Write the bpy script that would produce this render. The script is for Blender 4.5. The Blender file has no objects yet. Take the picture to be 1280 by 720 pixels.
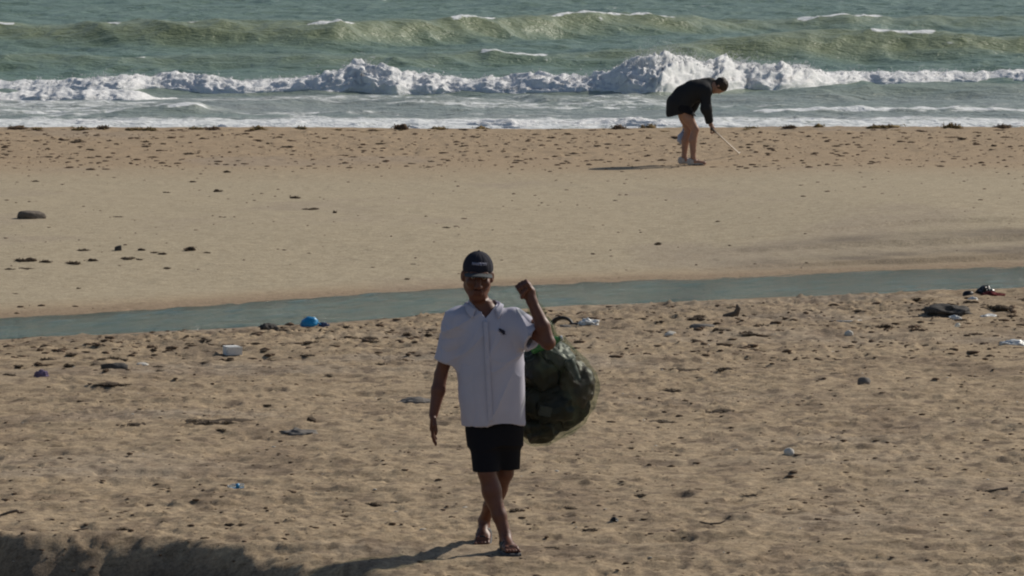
import bpy, math, random
import numpy as np
from mathutils import Vector, Matrix, Euler

# ------------------------------------------------------------------ camera, sky, sun, exposure
scene = bpy.context.scene
COL = scene.collection
F = 6600.0                      # focal length in photo pixels (1280 wide)
CAM_H = 3.85
HORIZ = -157.0                  # horizon row of the photograph (above the frame)
PITCH = math.atan((360 - HORIZ) / F)
cd = bpy.data.cameras.new('camera'); cam = bpy.data.objects.new('camera', cd); COL.objects.link(cam)
cd.sensor_width = 36; cd.lens = F / 1280 * 36; cd.clip_start = 0.5; cd.clip_end = 9000
cam.location = (0, 0, CAM_H); cam.rotation_euler = (math.pi / 2 - PITCH, 0, 0)
scene.camera = cam

SUN_AZ, SUN_EL = math.radians(51), math.radians(34)     # azimuth clockwise from +Y
w = bpy.data.worlds.new('World'); scene.world = w; w.use_nodes = True
nt = w.node_tree; bg = nt.nodes['Background']
sky = nt.nodes.new('ShaderNodeTexSky'); sky.sky_type = 'NISHITA'; sky.sun_disc = False
sky.sun_elevation = SUN_EL; sky.sun_rotation = SUN_AZ
sky.air_density = 1.0; sky.dust_density = 1.0; sky.ozone_density = 1.5
nt.links.new(sky.outputs[0], bg.inputs[0]); bg.inputs[1].default_value = 0.060
sl = bpy.data.lights.new('sun', 'SUN'); sun = bpy.data.objects.new('sun', sl); COL.objects.link(sun)
sl.energy = 3.5; sl.angle = math.radians(0.5); sl.color = (1.0, 0.93, 0.82)
sdir = Vector((math.sin(SUN_AZ) * math.cos(SUN_EL), math.cos(SUN_AZ) * math.cos(SUN_EL), math.sin(SUN_EL)))
sun.rotation_euler = sdir.to_track_quat('Z', 'Y').to_euler()
vs = scene.view_settings; vs.view_transform = 'Standard'; vs.look = 'None'; vs.exposure = 0.1; vs.gamma = 1.0
scene.render.engine = 'CYCLES'
scene.cycles.transparent_max_bounces = 16
scene.cycles.filter_width = 2.1

random.seed(7); RNG = np.random.default_rng(7)
SEA_Z, CREEK_Z = -0.35, -0.12

# ------------------------------------------------------------------ numpy noise
def _hash(ix, iy, seed):
    h = (ix.astype(np.int64) * 374761393 + iy.astype(np.int64) * 668265263 + seed * 1442695041) & 0xFFFFFFFF
    h = ((h ^ (h >> 13)) * 1274126177) & 0xFFFFFFFF
    h = h ^ (h >> 16)
    return (h & 0xFFFFFF).astype(np.float64) / float(0xFFFFFF)
def vn(x, y, seed=0):
    x = np.asarray(x, float); y = np.asarray(y, float)
    x, y = np.broadcast_arrays(x, y)
    ix = np.floor(x); iy = np.floor(y); fx = x - ix; fy = y - iy
    fx = fx * fx * (3 - 2 * fx); fy = fy * fy * (3 - 2 * fy)
    a = _hash(ix, iy, seed); b = _hash(ix + 1, iy, seed); c = _hash(ix, iy + 1, seed); d = _hash(ix + 1, iy + 1, seed)
    return ((a * (1 - fx) + b * fx) * (1 - fy) + (c * (1 - fx) + d * fx) * fy) * 2 - 1
def fbm(x, y, seed=0, oct=4, gain=.5):
    s = 0; a = 1; t = 0
    for o in range(oct):
        s = s + a * vn(x * 2 ** o + 13.7 * o, y * 2 ** o - 7.3 * o, seed + o); t += a; a *= gain
    return s / t
def vn3(x, y, z, seed=0):
    iz = np.floor(z); fz = z - iz; fz = fz * fz * (3 - 2 * fz)
    return vn(x + iz * 31.7, y + iz * 17.3, seed) * (1 - fz) + vn(x + (iz + 1) * 31.7, y + (iz + 1) * 17.3, seed) * fz
def cells(x, y, size, seed, prob, rmin, rmax, asp=1.0):
    """scattered round features: returns 0..1 (1 at centre) of the nearest one"""
    u = x / size; v = y / size; iu = np.floor(u); iv = np.floor(v)
    out = np.zeros(np.broadcast(x, y).shape)
    for du in (-1, 0, 1):
        for dv in (-1, 0, 1):
            cu = iu + du; cv = iv + dv
            px_ = cu + .2 + .6 * _hash(cu, cv, seed); py_ = cv + .2 + .6 * _hash(cu, cv, seed + 1)
            r = rmin + (rmax - rmin) * _hash(cu, cv, seed + 2)
            on = _hash(cu, cv, seed + 3) < prob
            an = _hash(cu, cv, seed + 4) * 6.283
            dx = (u - px_) * size; dy = (v - py_) * size
            ex = dx * np.cos(an) + dy * np.sin(an); ey = (-dx * np.sin(an) + dy * np.cos(an)) * asp
            t = 1 - np.sqrt(ex * ex + ey * ey) / r
            out = np.maximum(out, np.where(on, t, 0))
    return np.clip(out, 0, 1)
def sst(e0, e1, x):
    t = np.clip((x - e0) / (e1 - e0), 0, 1); return t * t * (3 - 2 * t)

# ------------------------------------------------------------------ terrain
NEAR = np.array([(-300, 30), (-60, 36), (-14, 40), (-4.46, 44.8), (-2.2, 46.4), (-1, 47.3), (.45, 48.45), (2.3, 49.5), (4.9, 50.7), (14, 53.5), (60, 62), (300, 66)], float)
FAR = np.array([(-300, 33), (-60, 39), (-14, 42.6), (-4.6, 47.2), (-3.2, 48.35), (-1.8, 49.7), (-.15, 50.9), (2.45, 52.2), (5.2, 53.5), (14, 56.5), (60, 66), (300, 71)], float)
BANK = np.array([(-300, 29), (-8, 31.6), (-3.3, 30.75), (-2.93, 30.6), (-2.5, 30.5), (-2.0, 30.5), (-1.55, 30.1), (-.99, 29.68), (-.53, 29.1), (0, 28.1), (3, 25), (300, 22)], float)
MAN_X, MAN_Y = 0.0, 0.0   # set below
def near_e(x): return np.interp(x, NEAR[:, 0], NEAR[:, 1]) + .10 * fbm(x * .9, 0 * x + 3, 91, 4) * 1.5
def far_e(x): return np.interp(x, FAR[:, 0], FAR[:, 1]) + .12 * fbm(x * .5, 0 * x + 9, 95, 4) * 1.5
def ground_h(x, y, fine=True):
    x = np.asarray(x, float); y = np.asarray(y, float)
    x, y = np.broadcast_arrays(x, y)
    sn = y - near_e(x); sf = y - far_e(x)
    # far bar
    rt = sst(1.0, 5.0, x)
    bar = CREEK_Z + .17 * sst(0, 7, sf) + .03 * sst(0, .35, sf)
    wob = .35 * vn(x * .45, y * 0, 5) + .1 * vn(x * 1.7, y * 0, 6)
    bar = bar + rt * (.06 * sst(.0, .10, sf - .55 + wob * .7) + .06 * sst(0, .10, sf - 1.9 + wob) + .04 * sst(0, .14, sf - 3.4 - wob))
    bar = bar + .03 * fbm(x * .12, y * .25, 12, 3)
    bar = bar - (.10 + .15 * rt) * sst(54, 74, y)
    crest = 80.6 + .5 * fbm(x * .25, 0 * x, 33, 3)
    t = y - crest
    bar = np.where(t > 0, bar - np.minimum(.04 * t * t / (1 + .25 * t), 2.2), bar)
    # near land
    nl = CREEK_Z + .11 * sst(0.2, 3.2, -sn) + .01 * sst(0, .15, -sn)
    nl = nl + .02 * fbm(x * .5, y * .3, 21, 3)
    tb = np.interp(x, BANK[:, 0], BANK[:, 1]) + .10 * fbm(x * 2.6, y * .5, 55, 4) - y
    left = 1 - sst(-.6, 1.6, x)
    soft = np.maximum(tb + .10, 0)
    bs = 1.12 - .42 * sst(-2.6, -1.3, x)
    drop = np.where(tb < .10, bs * soft * soft / .40, bs * tb)
    drop = np.minimum(drop, .95) * left
    nl = nl - drop - .05 * np.maximum(30.6 - y, 0) * sst(0, 1, 32 - y) * (1 - sst(24, 20, y) * 0)
    nl = np.where(y < 27, nl + (2.9) * sst(27, 3, y), nl)
    floor = CREEK_Z - .35 * sst(0, .9, np.minimum(sn, -sf))
    h = np.where(sn <= 0, nl, np.where(sf >= 0, bar, floor))
    if not fine: return h
    on_near = sst(0.05, -.5, sn); on_bar = sst(0, .6, sf) * sst(3, -1, t)
    wrack = on_near * sst(-5.0, -2.0, sn)
    calm = 1 - .85 * np.exp(-(((x - MAN_X) / .30) ** 2 + ((y - MAN_Y) / .42) ** 2))
    slope = sst(0, .4, tb) * left
    n = .016 * vn(x * .9, y * 4.2, 9) + .012 * vn(x * 2.1, y * 9.0, 10) + .007 * vn(x * 4.5, y * 15, 11) + .012 * vn(x * 1.7, y * 1.5, 1) + .005 * vn(x * 4.2, y * 3.6, 2) + .005 * vn(x * 9.7, y * 8.5, 3) + .007 * vn(x * 19, y * 17, 4)
    dens = .45 + .55 * sst(-.25, .35, fbm(x * .8, y * .45, 61, 3))
    clod = cells(x, y, .20, 40, .60, .03, .095, 1.5); clod2 = cells(x + 3, y, .11, 50, .60, .02, .055, 1.4); clod3 = cells(x - 5, y + 2, .075, 57, .5, .018, .036, 1.2)
    pit = cells(x, y, .40, 60, .60, .06, .19, 1.6); pit2 = cells(x + 9, y, .17, 67, .6, .03, .08, 1.4)
    n = n + dens * (.017 * np.sqrt(clod) * (.55 + .45 * vn(x * 28, y * 28, 8)) + .010 * np.sqrt(clod2) + .011 * np.sqrt(clod3)) - .013 * sst(0, .6, pit) - .007 * sst(0, .6, pit2) * dens + .012 * np.exp(-((pit - .02) / .05) ** 2) * (pit > 0)
    # rills on the bank, running with the light
    q = x * .63 - y * .777; al = x * .777 + y * .63
    n = n * (1 - .4 * slope) + slope * (.055 * (1 - np.abs(vn(q * 3.3, al * .35, 71))) ** 2 + .03 * (1 - np.abs(vn(q * 8, al * .6, 72))) ** 2 + .012 * vn(q * 19, al * 1.5, 73))
    h = h + n * on_near * calm * (1 + .5 * wrack)
    m = .004 * vn(x * 2.1, y * 1.0, 81) + .003 * vn(x * 6, y * 3, 82) + .004 * vn(x * .9, y * 2.2, 84)
    rough = sst(69, 74, y)
    m = m + (.012 + .02 * rough) * np.sqrt(cells(x, y, .4, 86, .10 + .25 * 0, .02, .07)) + rough * (.012 * vn(x * 5, y * 3, 88) + .01 * vn(x * 11, y * 8, 89))
    return h + m * on_bar

_pc = {}
def pix(px, py, z=None):
    key = (px, py, z)
    if key not in _pc: _pc[key] = _pix(px, py, z)
    return _pc[key].copy()
def _pix(px, py, z=None):
    """photo pixel -> point where its ray meets the ground (or the level z)"""
    a = (px - 640) / F; b = (py - 360) / F
    c, s = math.cos(PITCH), math.sin(PITCH)
    d = np.array([a, c - b * s, -s - b * c])
    if z is not None:
        t = (z - CAM_H) / d[2]; return Vector((a * t, d[1] * t, z))
    ts = np.linspace(24, 95, 600)
    g = CAM_H + d[2] * ts - ground_h(d[0] * ts, d[1] * ts, False)
    i = int(np.argmax(g < 0)) if (g < 0).any() else len(ts) - 1
    lo, hi = ts[max(i - 1, 0)], ts[i]
    t = lo + (hi - lo) * (g[max(i - 1, 0)] / max(g[max(i - 1, 0)] - g[i], 1e-9))
    return Vector((d[0] * t, d[1] * t, CAM_H + d[2] * t))
def gz(x, y): return float(ground_h(np.array([x]), np.array([y]))[0])
def ppm(y): return F / y          # photo pixels per metre at depth y

_m = pix(620, 683); MAN_X, MAN_Y = _m.x, _m.y

# ------------------------------------------------------------------ helpers: materials, meshes, tags
def mat(name): 
    m = bpy.data.materials.new(name); m.use_nodes = True
    return m, m.node_tree, m.node_tree.nodes['Principled BSDF']
def N(nt, t, **kw):
    n = nt.nodes.new(t)
    for k, v in kw.items(): setattr(n, k, v)
    return n
def L(nt, a, b): nt.links.new(a, b)
def mixc(nt, fac, a, b, blend='MIX'):
    n = N(nt, 'ShaderNodeMix', data_type='RGBA', blend_type=blend)
    for sock, v in ((n.inputs[0], fac), (n.inputs[6], a), (n.inputs[7], b)):
        if isinstance(v, (int, float)): sock.default_value = v
        elif isinstance(v, tuple): sock.default_value = v if len(v) == 4 else v + (1,)
        else: L(nt, v, sock)
    return n.outputs[2]
def noise(nt, scale, detail=4, rough=.6, vec=None, dist=0):
    n = N(nt, 'ShaderNodeTexNoise'); n.inputs['Scale'].default_value = scale; n.inputs['Detail'].default_value = detail
    n.inputs['Roughness'].default_value = rough; n.inputs['Distortion'].default_value = dist
    if vec is not None: L(nt, vec, n.inputs['Vector'])
    return n
def ramp(nt, val, *stops):
    r = N(nt, 'ShaderNodeValToRGB'); e = r.color_ramp.elements
    while len(e) > len(stops): e.remove(e[-1])
    while len(e) < len(stops): e.new(.5)
    for i, (p, c) in enumerate(stops):
        e[i].position = p; e[i].color = (c if isinstance(c, tuple) else (c, c, c)) + ((1,) if not isinstance(c, tuple) or len(c) == 3 else ())
    L(nt, val, r.inputs[0]); return r.outputs[0]
def bump(nt, bsdf, h, strength, dist):
    b = N(nt, 'ShaderNodeBump'); b.inputs['Strength'].default_value = strength; b.inputs['Distance'].default_value = dist
    L(nt, h, b.inputs['Height']); L(nt, b.outputs[0], bsdf.inputs['Normal'])
def speckled(name, c0, c1, scale=30, rough=.8, bumpd=.004, spec=.4, c2=None, wear=0.0):
    m, t, b = mat(name)
    tc = N(t, 'ShaderNodeTexCoord').outputs['Object']
    n = noise(t, scale, 6, .65, tc); r = ramp(t, n.outputs[0], (.3, c0), (.7, c1))
    if c2:
        n2 = noise(t, scale * .3, 5, .6, tc, .5); r = mixc(t, ramp(t, n2.outputs[0], (.52, 0.), (.62, 1.)), r, c2)
    L(t, r, b.inputs['Base Color']); b.inputs['Roughness'].default_value = rough
    b.inputs['Specular IOR Level'].default_value = spec
    if bumpd: bump(t, b, n.outputs[0], .7, bumpd)
    return m

def mesh_obj(name, v, f, material, parent=None, smooth=True, attrs=None):
    me = bpy.data.meshes.new(name)
    v = np.asarray(v, np.float32)
    if isinstance(f, np.ndarray):
        k = f.shape[1]; me.vertices.add(len(v)); me.vertices.foreach_set('co', v.ravel())
        me.loops.add(f.size); me.loops.foreach_set('vertex_index', f.astype(np.int32).ravel())
        me.polygons.add(len(f)); me.polygons.foreach_set('loop_start', np.arange(0, f.size, k, dtype=np.int32))
        me.polygons.foreach_set('loop_total', np.full(len(f), k, np.int32))
        me.update(calc_edges=True)
    else:
        me.from_pydata(v.tolist(), [], f)
    if smooth: me.polygons.foreach_set('use_smooth', np.ones(len(me.polygons), bool))
    for an, arr in (attrs or {}).items():
        if arr.ndim == 1:
            a = me.attributes.new(an, 'FLOAT', 'POINT'); a.data.foreach_set('value', arr.astype(np.float32))
        else:
            a = me.attributes.new(an, 'FLOAT_COLOR', 'POINT'); c = np.ones((len(v), 4), np.float32); c[:, :3] = arr
            a.data.foreach_set('color', c.ravel())
    me.materials.append(material); me.update()
    o = bpy.data.objects.new(name, me); COL.objects.link(o)
    if parent: o.parent = parent
    return o
def tag(o, label=None, cat=None, group=None, kind=None):
    if label: o['label'] = label
    if cat: o['category'] = cat
    if group: o['group'] = group
    if kind: o['kind'] = kind
    return o
def empty(name, loc, rz=0):
    o = bpy.data.objects.new(name, None); COL.objects.link(o); o.location = loc; o.rotation_euler.z = rz
    o.empty_display_size = .1; return o
def grid_faces(nx, ny):
    i = np.arange(nx - 1)[None, :] + nx * np.arange(ny - 1)[:, None]
    return np.stack([i, i + 1, i + nx + 1, i + nx], -1).reshape(-1, 4)

def icos(sub=2):
    import bmesh
    bm = bmesh.new(); bmesh.ops.create_icosphere(bm, subdivisions=sub, radius=1)
    v = np.array([p.co[:] for p in bm.verts]); f = np.array([[q.index for q in p.verts] for p in bm.faces]); bm.free(); return v, f
ICO = {k: icos(k) for k in (1, 2, 3)}
class MB:
    """collects pieces into one mesh"""
    def __init__(s): s.v = []; s.f = []; s.n = 0
    def add(s, v, f):
        v = np.asarray(v, float); s.v.append(v); s.f += [tuple(int(i) + s.n for i in q) for q in f]; s.n += len(v)
    def box(s, c, size, rot=(0, 0, 0)):
        u = np.array([(x, y, z) for x in (-.5, .5) for y in (-.5, .5) for z in (-.5, .5)]) * np.array(size)
        u = u @ np.array(Euler(rot).to_matrix()).T + np.array(c)
        s.add(u, [(0, 1, 3, 2), (4, 6, 7, 5), (0, 4, 5, 1), (2, 3, 7, 6), (0, 2, 6, 4), (1, 5, 7, 3)])
    def tube(s, pts, rad, n=8, flat=1.0, cap=True):
        pts = [Vector(p) for p in pts]; k = len(pts)
        if isinstance(rad, (int, float)): rad = [rad] * k
        V = []; ref = Vector((0, 0, 1))
        for i, p in enumerate(pts):
            d = (pts[min(i + 1, k - 1)] - pts[max(i - 1, 0)]).normalized()
            if abs(d.dot(ref)) > .95: ref = Vector((1, 0, 0)) if abs(d.x) < .9 else Vector((0, 1, 0))
            a = d.cross(ref).normalized(); b = a.cross(d).normalized(); ref = b
            for j in range(n):
                th = 2 * math.pi * j / n; V.append(p + a * math.cos(th) * rad[i] + b * math.sin(th) * rad[i] * flat)
        Fc = [(i * n + j, i * n + (j + 1) % n, (i + 1) * n + (j + 1) % n, (i + 1) * n + j) for i in range(k - 1) for j in range(n)]
        if cap: Fc += [tuple(range(n - 1, -1, -1)), tuple(range((k - 1) * n, k * n))]
        s.add([tuple(q) for q in V], Fc)
    def lathe(s, prof, n=16, mtx=None):
        V = [(r * math.cos(2 * math.pi * j / n), r * math.sin(2 * math.pi * j / n), z) for r, z in prof for j in range(n)]
        k = len(prof)
        Fc = [(i * n + j, i * n + (j + 1) % n, (i + 1) * n + (j + 1) % n, (i + 1) * n + j) for i in range(k - 1) for j in range(n)]
        Fc += [tuple(range(n - 1, -1, -1)), tuple(range((k - 1) * n, k * n))]
        if mtx is not None: V = [tuple(mtx @ Vector(p)) for p in V]
        s.add(V, Fc)
    def build(s, name, material, parent=None, smooth=True):
        return mesh_obj(name, np.concatenate(s.v), s.f, material, parent, smooth)

def blob(size, seed, amp=.25, freq=1.6, sub=3, flat_bottom=True, facet=0.0, boxy=1.0):
    """irregular stone-like solid, base at z=0"""
    v, f = ICO[sub]; v = np.sign(v) * np.abs(v) ** boxy
    d = 1 + amp * vn3(v[:, 0] * freq + seed * 3.1, v[:, 1] * freq, v[:, 2] * freq, seed) + amp * .5 * vn3(v[:, 0] * freq * 2.3, v[:, 1] * freq * 2.3 + seed, v[:, 2] * freq * 2.3, seed + 5)
    if sub >= 3: d = d + amp * .22 * vn3(v[:, 0] * freq * 5.3, v[:, 1] * freq * 5.3 + seed, v[:, 2] * freq * 5.3, seed + 9)
    v = v * d[:, None]
    if facet:
        r = np.random.default_rng(seed)
        for _ in range(9):
            nrm = r.normal(size=3); nrm /= np.linalg.norm(nrm); h = .62 + .3 * r.random()
            k = v @ nrm - h; v = v - np.outer(np.maximum(k, 0) * facet, nrm)
    v = v * np.array(size) / 2
    if flat_bottom: v[:, 2] = np.maximum(v[:, 2], -size[2] * .22)
    v[:, 2] -= v[:, 2].min()
    return v, f

# ------------------------------------------------------------------ signed-distance bodies
class Fld:
    def __init__(s, lo, hi, h):
        s.lo = np.array(lo, float); s.h = h
        s.n = np.ceil((np.array(hi) - s.lo) / h).astype(int) + 1
        s.ax = [s.lo[i] + h * np.arange(s.n[i]) for i in range(3)]
        s.D = np.full(s.n, 9.0, np.float32)
    def region(s, lo, hi):
        a = np.clip(np.floor((np.array(lo) - s.lo) / s.h).astype(int), 0, s.n); b = np.clip(np.ceil((np.array(hi) - s.lo) / s.h).astype(int) + 1, 0, s.n)
        sl = tuple(slice(a[i], b[i]) for i in range(3))
        g = np.meshgrid(*[s.ax[i][sl[i]] for i in range(3)], indexing='ij')
        return sl, g
    def put(s, sl, d, k, op='u'):
        A = s.D[sl]
        if A.size == 0: return
        if op == 'u':
            if k > 0: hh = np.maximum(k - np.abs(A - d), 0) / k; r = np.minimum(A, d) - hh * hh * k * .25
            else: r = np.minimum(A, d)
        else:
            dd = -d
            if k > 0: hh = np.maximum(k - np.abs(A - dd), 0) / k; r = np.maximum(A, dd) + hh * hh * k * .25
            else: r = np.maximum(A, dd)
        s.D[sl] = r
    def cone(s, a, b, ra, rb, k=.02, op='u'):
        a = np.array(a, float); b = np.array(b, float); m = max(ra, rb) + k + .02
        sl, g = s.region(np.minimum(a, b) - m, np.maximum(a, b) + m)
        ab = b - a; l2 = ab @ ab + 1e-12
        t = np.clip(sum((g[i] - a[i]) * ab[i] for i in range(3)) / l2, 0, 1)
        d = np.sqrt(sum((g[i] - a[i] - t * ab[i]) ** 2 for i in range(3))) - (ra + (rb - ra) * t)
        s.put(sl, d, k, op)
    def chain(s, pts, rad, k=.01):
        for i in range(len(pts) - 1): s.cone(pts[i], pts[i + 1], rad[i], rad[i + 1], k)
    def ell(s, c, r, R=None, k=.02, op='u'):
        c = np.array(c, float); r = np.array(r, float); m = r.max() + k + .02
        sl, g = s.region(c - m, c + m)
        q = [g[i] - c[i] for i in range(3)]
        if R is not None: q = [sum(R[j][i] * q[j] for j in range(3)) for i in range(3)]
        k0 = np.sqrt(sum((q[i] / r[i]) ** 2 for i in range(3))); k1 = np.sqrt(sum((q[i] / r[i] ** 2) ** 2 for i in range(3))) + 1e-9
        s.put(sl, k0 * (k0 - 1) / k1, k, op)
    def rbox(s, c, half, rad, R=None, k=.005, op='u'):
        c = np.array(c, float); half = np.array(half, float); m = np.linalg.norm(half) + k + .02
        sl, g = s.region(c - m, c + m)
        q = [g[i] - c[i] for i in range(3)]
        if R is not None: q = [sum(R[j][i] * q[j] for j in range(3)) for i in range(3)]
        q = [np.abs(q[i]) - (half[i] - rad) for i in range(3)]
        d = np.sqrt(sum(np.maximum(e, 0) ** 2 for e in q)) + np.minimum(np.maximum(np.maximum(q[0], q[1]), q[2]), 0) - rad
        s.put(sl, d, k, op)
    def sections(s, tab, grow=0.0, k=.02, power=2.0):
        """tab rows: z, cx, cy, rx, ry"""
        T = np.array(tab, float); T = T[np.argsort(T[:, 0])]
        lo = (T[:, 1] - T[:, 3]).min() - .1, (T[:, 2] - T[:, 4]).min() - .1, T[0, 0] - .06; hi = (T[:, 1] + T[:, 3]).max() + .1, (T[:, 2] + T[:, 4]).max() + .1, T[-1, 0] + .06
        sl, g = s.region(lo, hi); z = g[2]
        def ip(c):
            zz = np.linspace(T[0, 0], T[-1, 0], 200); y = np.interp(zz, T[:, 0], T[:, c])
            ker = np.hanning(21); ker /= ker.sum(); y = np.convolve(np.pad(y, 10, 'edge'), ker, 'valid')
            return np.interp(z, zz, y)
        rx = np.maximum(ip(3) + grow, .01); ry = np.maximum(ip(4) + grow, .01)
        u = np.abs(g[0] - ip(1)) / rx; v = np.abs(g[1] - ip(2)) / ry
        d = ((u ** power + v ** power) ** (1 / power) - 1) * np.minimum(rx, ry)
        d = np.maximum(d, np.maximum(T[0, 0] - grow * 0 - z, z - T[-1, 0]))
        s.put(sl, d, k)
    def sample(s, p):
        q = (np.asarray(p) - s.lo) / s.h; q = np.clip(q, 0, s.n - 1.001); i = q.astype(int); f = q - i; out = 0
        for a in (0, 1):
            for b in (0, 1):
                for c in (0, 1):
                    out = out + s.D[i[:, 0] + a, i[:, 1] + b, i[:, 2] + c] * (f[:, 0] if a else 1 - f[:, 0]) * (f[:, 1] if b else 1 - f[:, 1]) * (f[:, 2] if c else 1 - f[:, 2])
        return out
    def project(s, p, off, it=6, axis=None, only_in=False):
        p = np.array(p, float); e = s.h
        for _ in range(it):
            d = s.sample(p) - off
            if only_in: d = np.minimum(d, 0)
            if axis is not None: p = p - np.outer(d, axis); continue
            g = np.stack([s.sample(p + e * np.eye(3)[i]) - s.sample(p - e * np.eye(3)[i]) for i in range(3)], 1)
            g /= np.linalg.norm(g, axis=1)[:, None] + 1e-9
            p = p - g * d[:, None]
        return p
    def mesh(s):
        D = s.D; S = D < 0
        c = np.zeros(tuple(s.n - 1), np.int8)
        for a in (0, 1):
            for b in (0, 1):
                for d in (0, 1):
                    c += S[a:s.n[0] - 1 + a, b:s.n[1] - 1 + b, d:s.n[2] - 1 + d]
        act = np.argwhere((c > 0) & (c < 8)); idx = np.full(c.shape, -1, np.int32); idx[tuple(act.T)] = np.arange(len(act))
        acc = np.zeros((len(act), 3)); cnt = np.zeros(len(act))
        cor = [(a, b, d) for a in (0, 1) for b in (0, 1) for d in (0, 1)]
        val = {q: D[act[:, 0] + q[0], act[:, 1] + q[1], act[:, 2] + q[2]].astype(float) for q in cor}
        for q in cor:
            for axis in range(3):
                if q[axis]: continue
                r = tuple(1 if i == axis else q[i] for i in range(3)); va, vb = val[q], val[r]; m = (va < 0) != (vb < 0)
                t = np.where(m, va / np.where(m, va - vb, 1), 0); pt = np.tile(np.array(q, float), (len(act), 1)); pt[:, axis] += t
                acc[m] += pt[m]; cnt[m] += 1
        V = (act + acc / np.maximum(cnt, 1)[:, None]) * s.h + s.lo
        fs = []
        for axis in range(3):
            a, b = [(1, 2), (2, 0), (0, 1)][axis]
            s0 = [slice(1, -1)] * 3; s0[axis] = slice(0, -1); s1 = list(s0); s1[axis] = slice(1, None)
            e = np.argwhere(S[tuple(s0)] != S[tuple(s1)])
            if not len(e): continue
            o = np.ones(3, int); o[axis] = 0; e = e + o
            ins = S[tuple(e.T)]
            def cell(da, db):
                q = e.copy(); q[:, a] -= da; q[:, b] -= db; return idx[tuple(q.T)]
            quad = np.stack([cell(1, 1), cell(0, 1), cell(0, 0), cell(1, 0)], 1)
            quad[~ins] = quad[~ins][:, ::-1]
            fs.append(quad[(quad >= 0).all(1)])
        return V, np.concatenate(fs)
def normals(v, f):
    n = np.zeros_like(v); a = np.cross(v[f[:, 2]] - v[f[:, 0]], v[f[:, 3]] - v[f[:, 1]])
    for i in range(4): np.add.at(n, f[:, i], a)
    return n / (np.linalg.norm(n, axis=1)[:, None] + 1e-12)
def rot(x=0, y=0, z=0): return np.array(Euler((math.radians(x), math.radians(y), math.radians(z)), 'XYZ').to_matrix())

# ------------------------------------------------------------------ the sand
def axis_pts(segs):
    out = []
    for a, b, n in segs: out.append(np.linspace(a, b, n, endpoint=False))
    out.append([segs[-1][1]]); return np.concatenate(out)
def geo(a, b, n): return list(a * (b / a) ** (np.arange(n) / n))
xin = np.concatenate([np.arange(0, 3.5, .022), np.arange(3.5, 9.5, .06)])
xo = np.array(geo(9.5, 4000, 34) + [4000]); xp = np.concatenate([xin, xo]); GX = np.concatenate([-xp[::-1], xp[1:]])
GY = np.concatenate([np.linspace(-60, 20, 14, endpoint=False), np.linspace(20, 28.4, 50, endpoint=False), np.arange(28.4, 33, .022), np.arange(33, 42, .030), np.arange(42, 54, .045), np.arange(54, 84, .10), geo(84, 4000, 24), [4000]])
X, Y = np.meshgrid(GX, GY); Z = ground_h(X, Y)
sn = Y - near_e(X); sf = Y - far_e(X)
def lerp3(a, b, t): return a * (1 - t[..., None]) + np.array(b) * t[..., None]
tone = np.tile(np.array([.400, .305, .200]), X.shape + (1,))
tone = lerp3(tone, (.425, .355, .248), sst(0, 1.5, sf))                              # pale smooth bar
tone = lerp3(tone, (.385, .285, .185), sst(0, 1, sf) * sst(65.0, 71.5, Y + .8 * vn(X * .3, Y * .1, 140) + .5 * vn(X * .8, Y * .8, 141)) * .9)   # drier weed-strewn strip by the sea
tone = lerp3(tone, (.22, .165, .12), sst(81, 83, Y) * .8)                          # wet swash slope
wet = np.exp(-(np.minimum(np.abs(sn), np.abs(sf)) / .35) ** 2)
tone = lerp3(tone, (.24, .175, .125), wet * .55)                                  # damp edges of the creek
gray = sst(.1, .7, fbm(X * .35, Y * .8, 150, 4)); tone = lerp3(tone, (.34, .29, .24), gray * .45 * (sf < 0))
org = sst(.0, .5, fbm(X * 2.6, Y * 1.2, 160, 5, .7)) * (sn < 0); tone = lerp3(tone, (.22, .16, .11), org * .55)
spk = sst(.25, .6, vn(X * 8, Y * 5, 161) * .6 + .6 * vn(X * 17, Y * 11, 162)) * (sn < 0); tone = lerp3(tone, (.15, .11, .08), spk * .6)
bl = sst(.12, .5, fbm(X * .5, Y * .35, 170, 4)) * (sf > 0); tone = lerp3(tone, (.35, .285, .22), bl * .45)
wr = sst(-5.5, -3, sn) * sst(0, -.6, sn) * sst(-.05, .4, fbm(X * 1.6, Y * .9, 165, 5)); tone = lerp3(tone, (.21, .165, .12), wr * .5)
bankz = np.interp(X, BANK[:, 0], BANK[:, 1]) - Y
tone = lerp3(tone, (.135, .104, .08), sst(-.02, .3, bankz) * (1 - sst(-.6, 1.6, X)) * .75 * (Y > 24))   # shade of the cut bank, painted into the sand colour
scar = sst(1, 4, X) * (np.exp(-((sf - 1.0) / .5) ** 2) + .7 * np.exp(-((sf - 2.3) / .4) ** 2)) * (sf > 0)
tone = lerp3(tone, (.19, .155, .12), np.clip(scar * 1.3, 0, 1) * (.6 + .5 * vn(X * 2, Y * 3, 175)))
m, t, b = mat('sand')
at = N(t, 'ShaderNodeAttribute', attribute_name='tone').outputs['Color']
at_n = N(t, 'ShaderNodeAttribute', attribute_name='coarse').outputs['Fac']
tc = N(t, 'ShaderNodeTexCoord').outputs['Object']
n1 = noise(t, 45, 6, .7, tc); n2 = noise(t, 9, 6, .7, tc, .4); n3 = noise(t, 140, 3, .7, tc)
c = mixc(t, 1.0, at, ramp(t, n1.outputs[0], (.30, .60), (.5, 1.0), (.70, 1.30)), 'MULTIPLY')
c = mixc(t, 1.0, c, ramp(t, n2.outputs[0], (.3, (.78, .76, .72)), (.55, (1., 1., 1.)), (.75, (1.16, 1.14, 1.1))), 'MULTIPLY')
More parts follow.
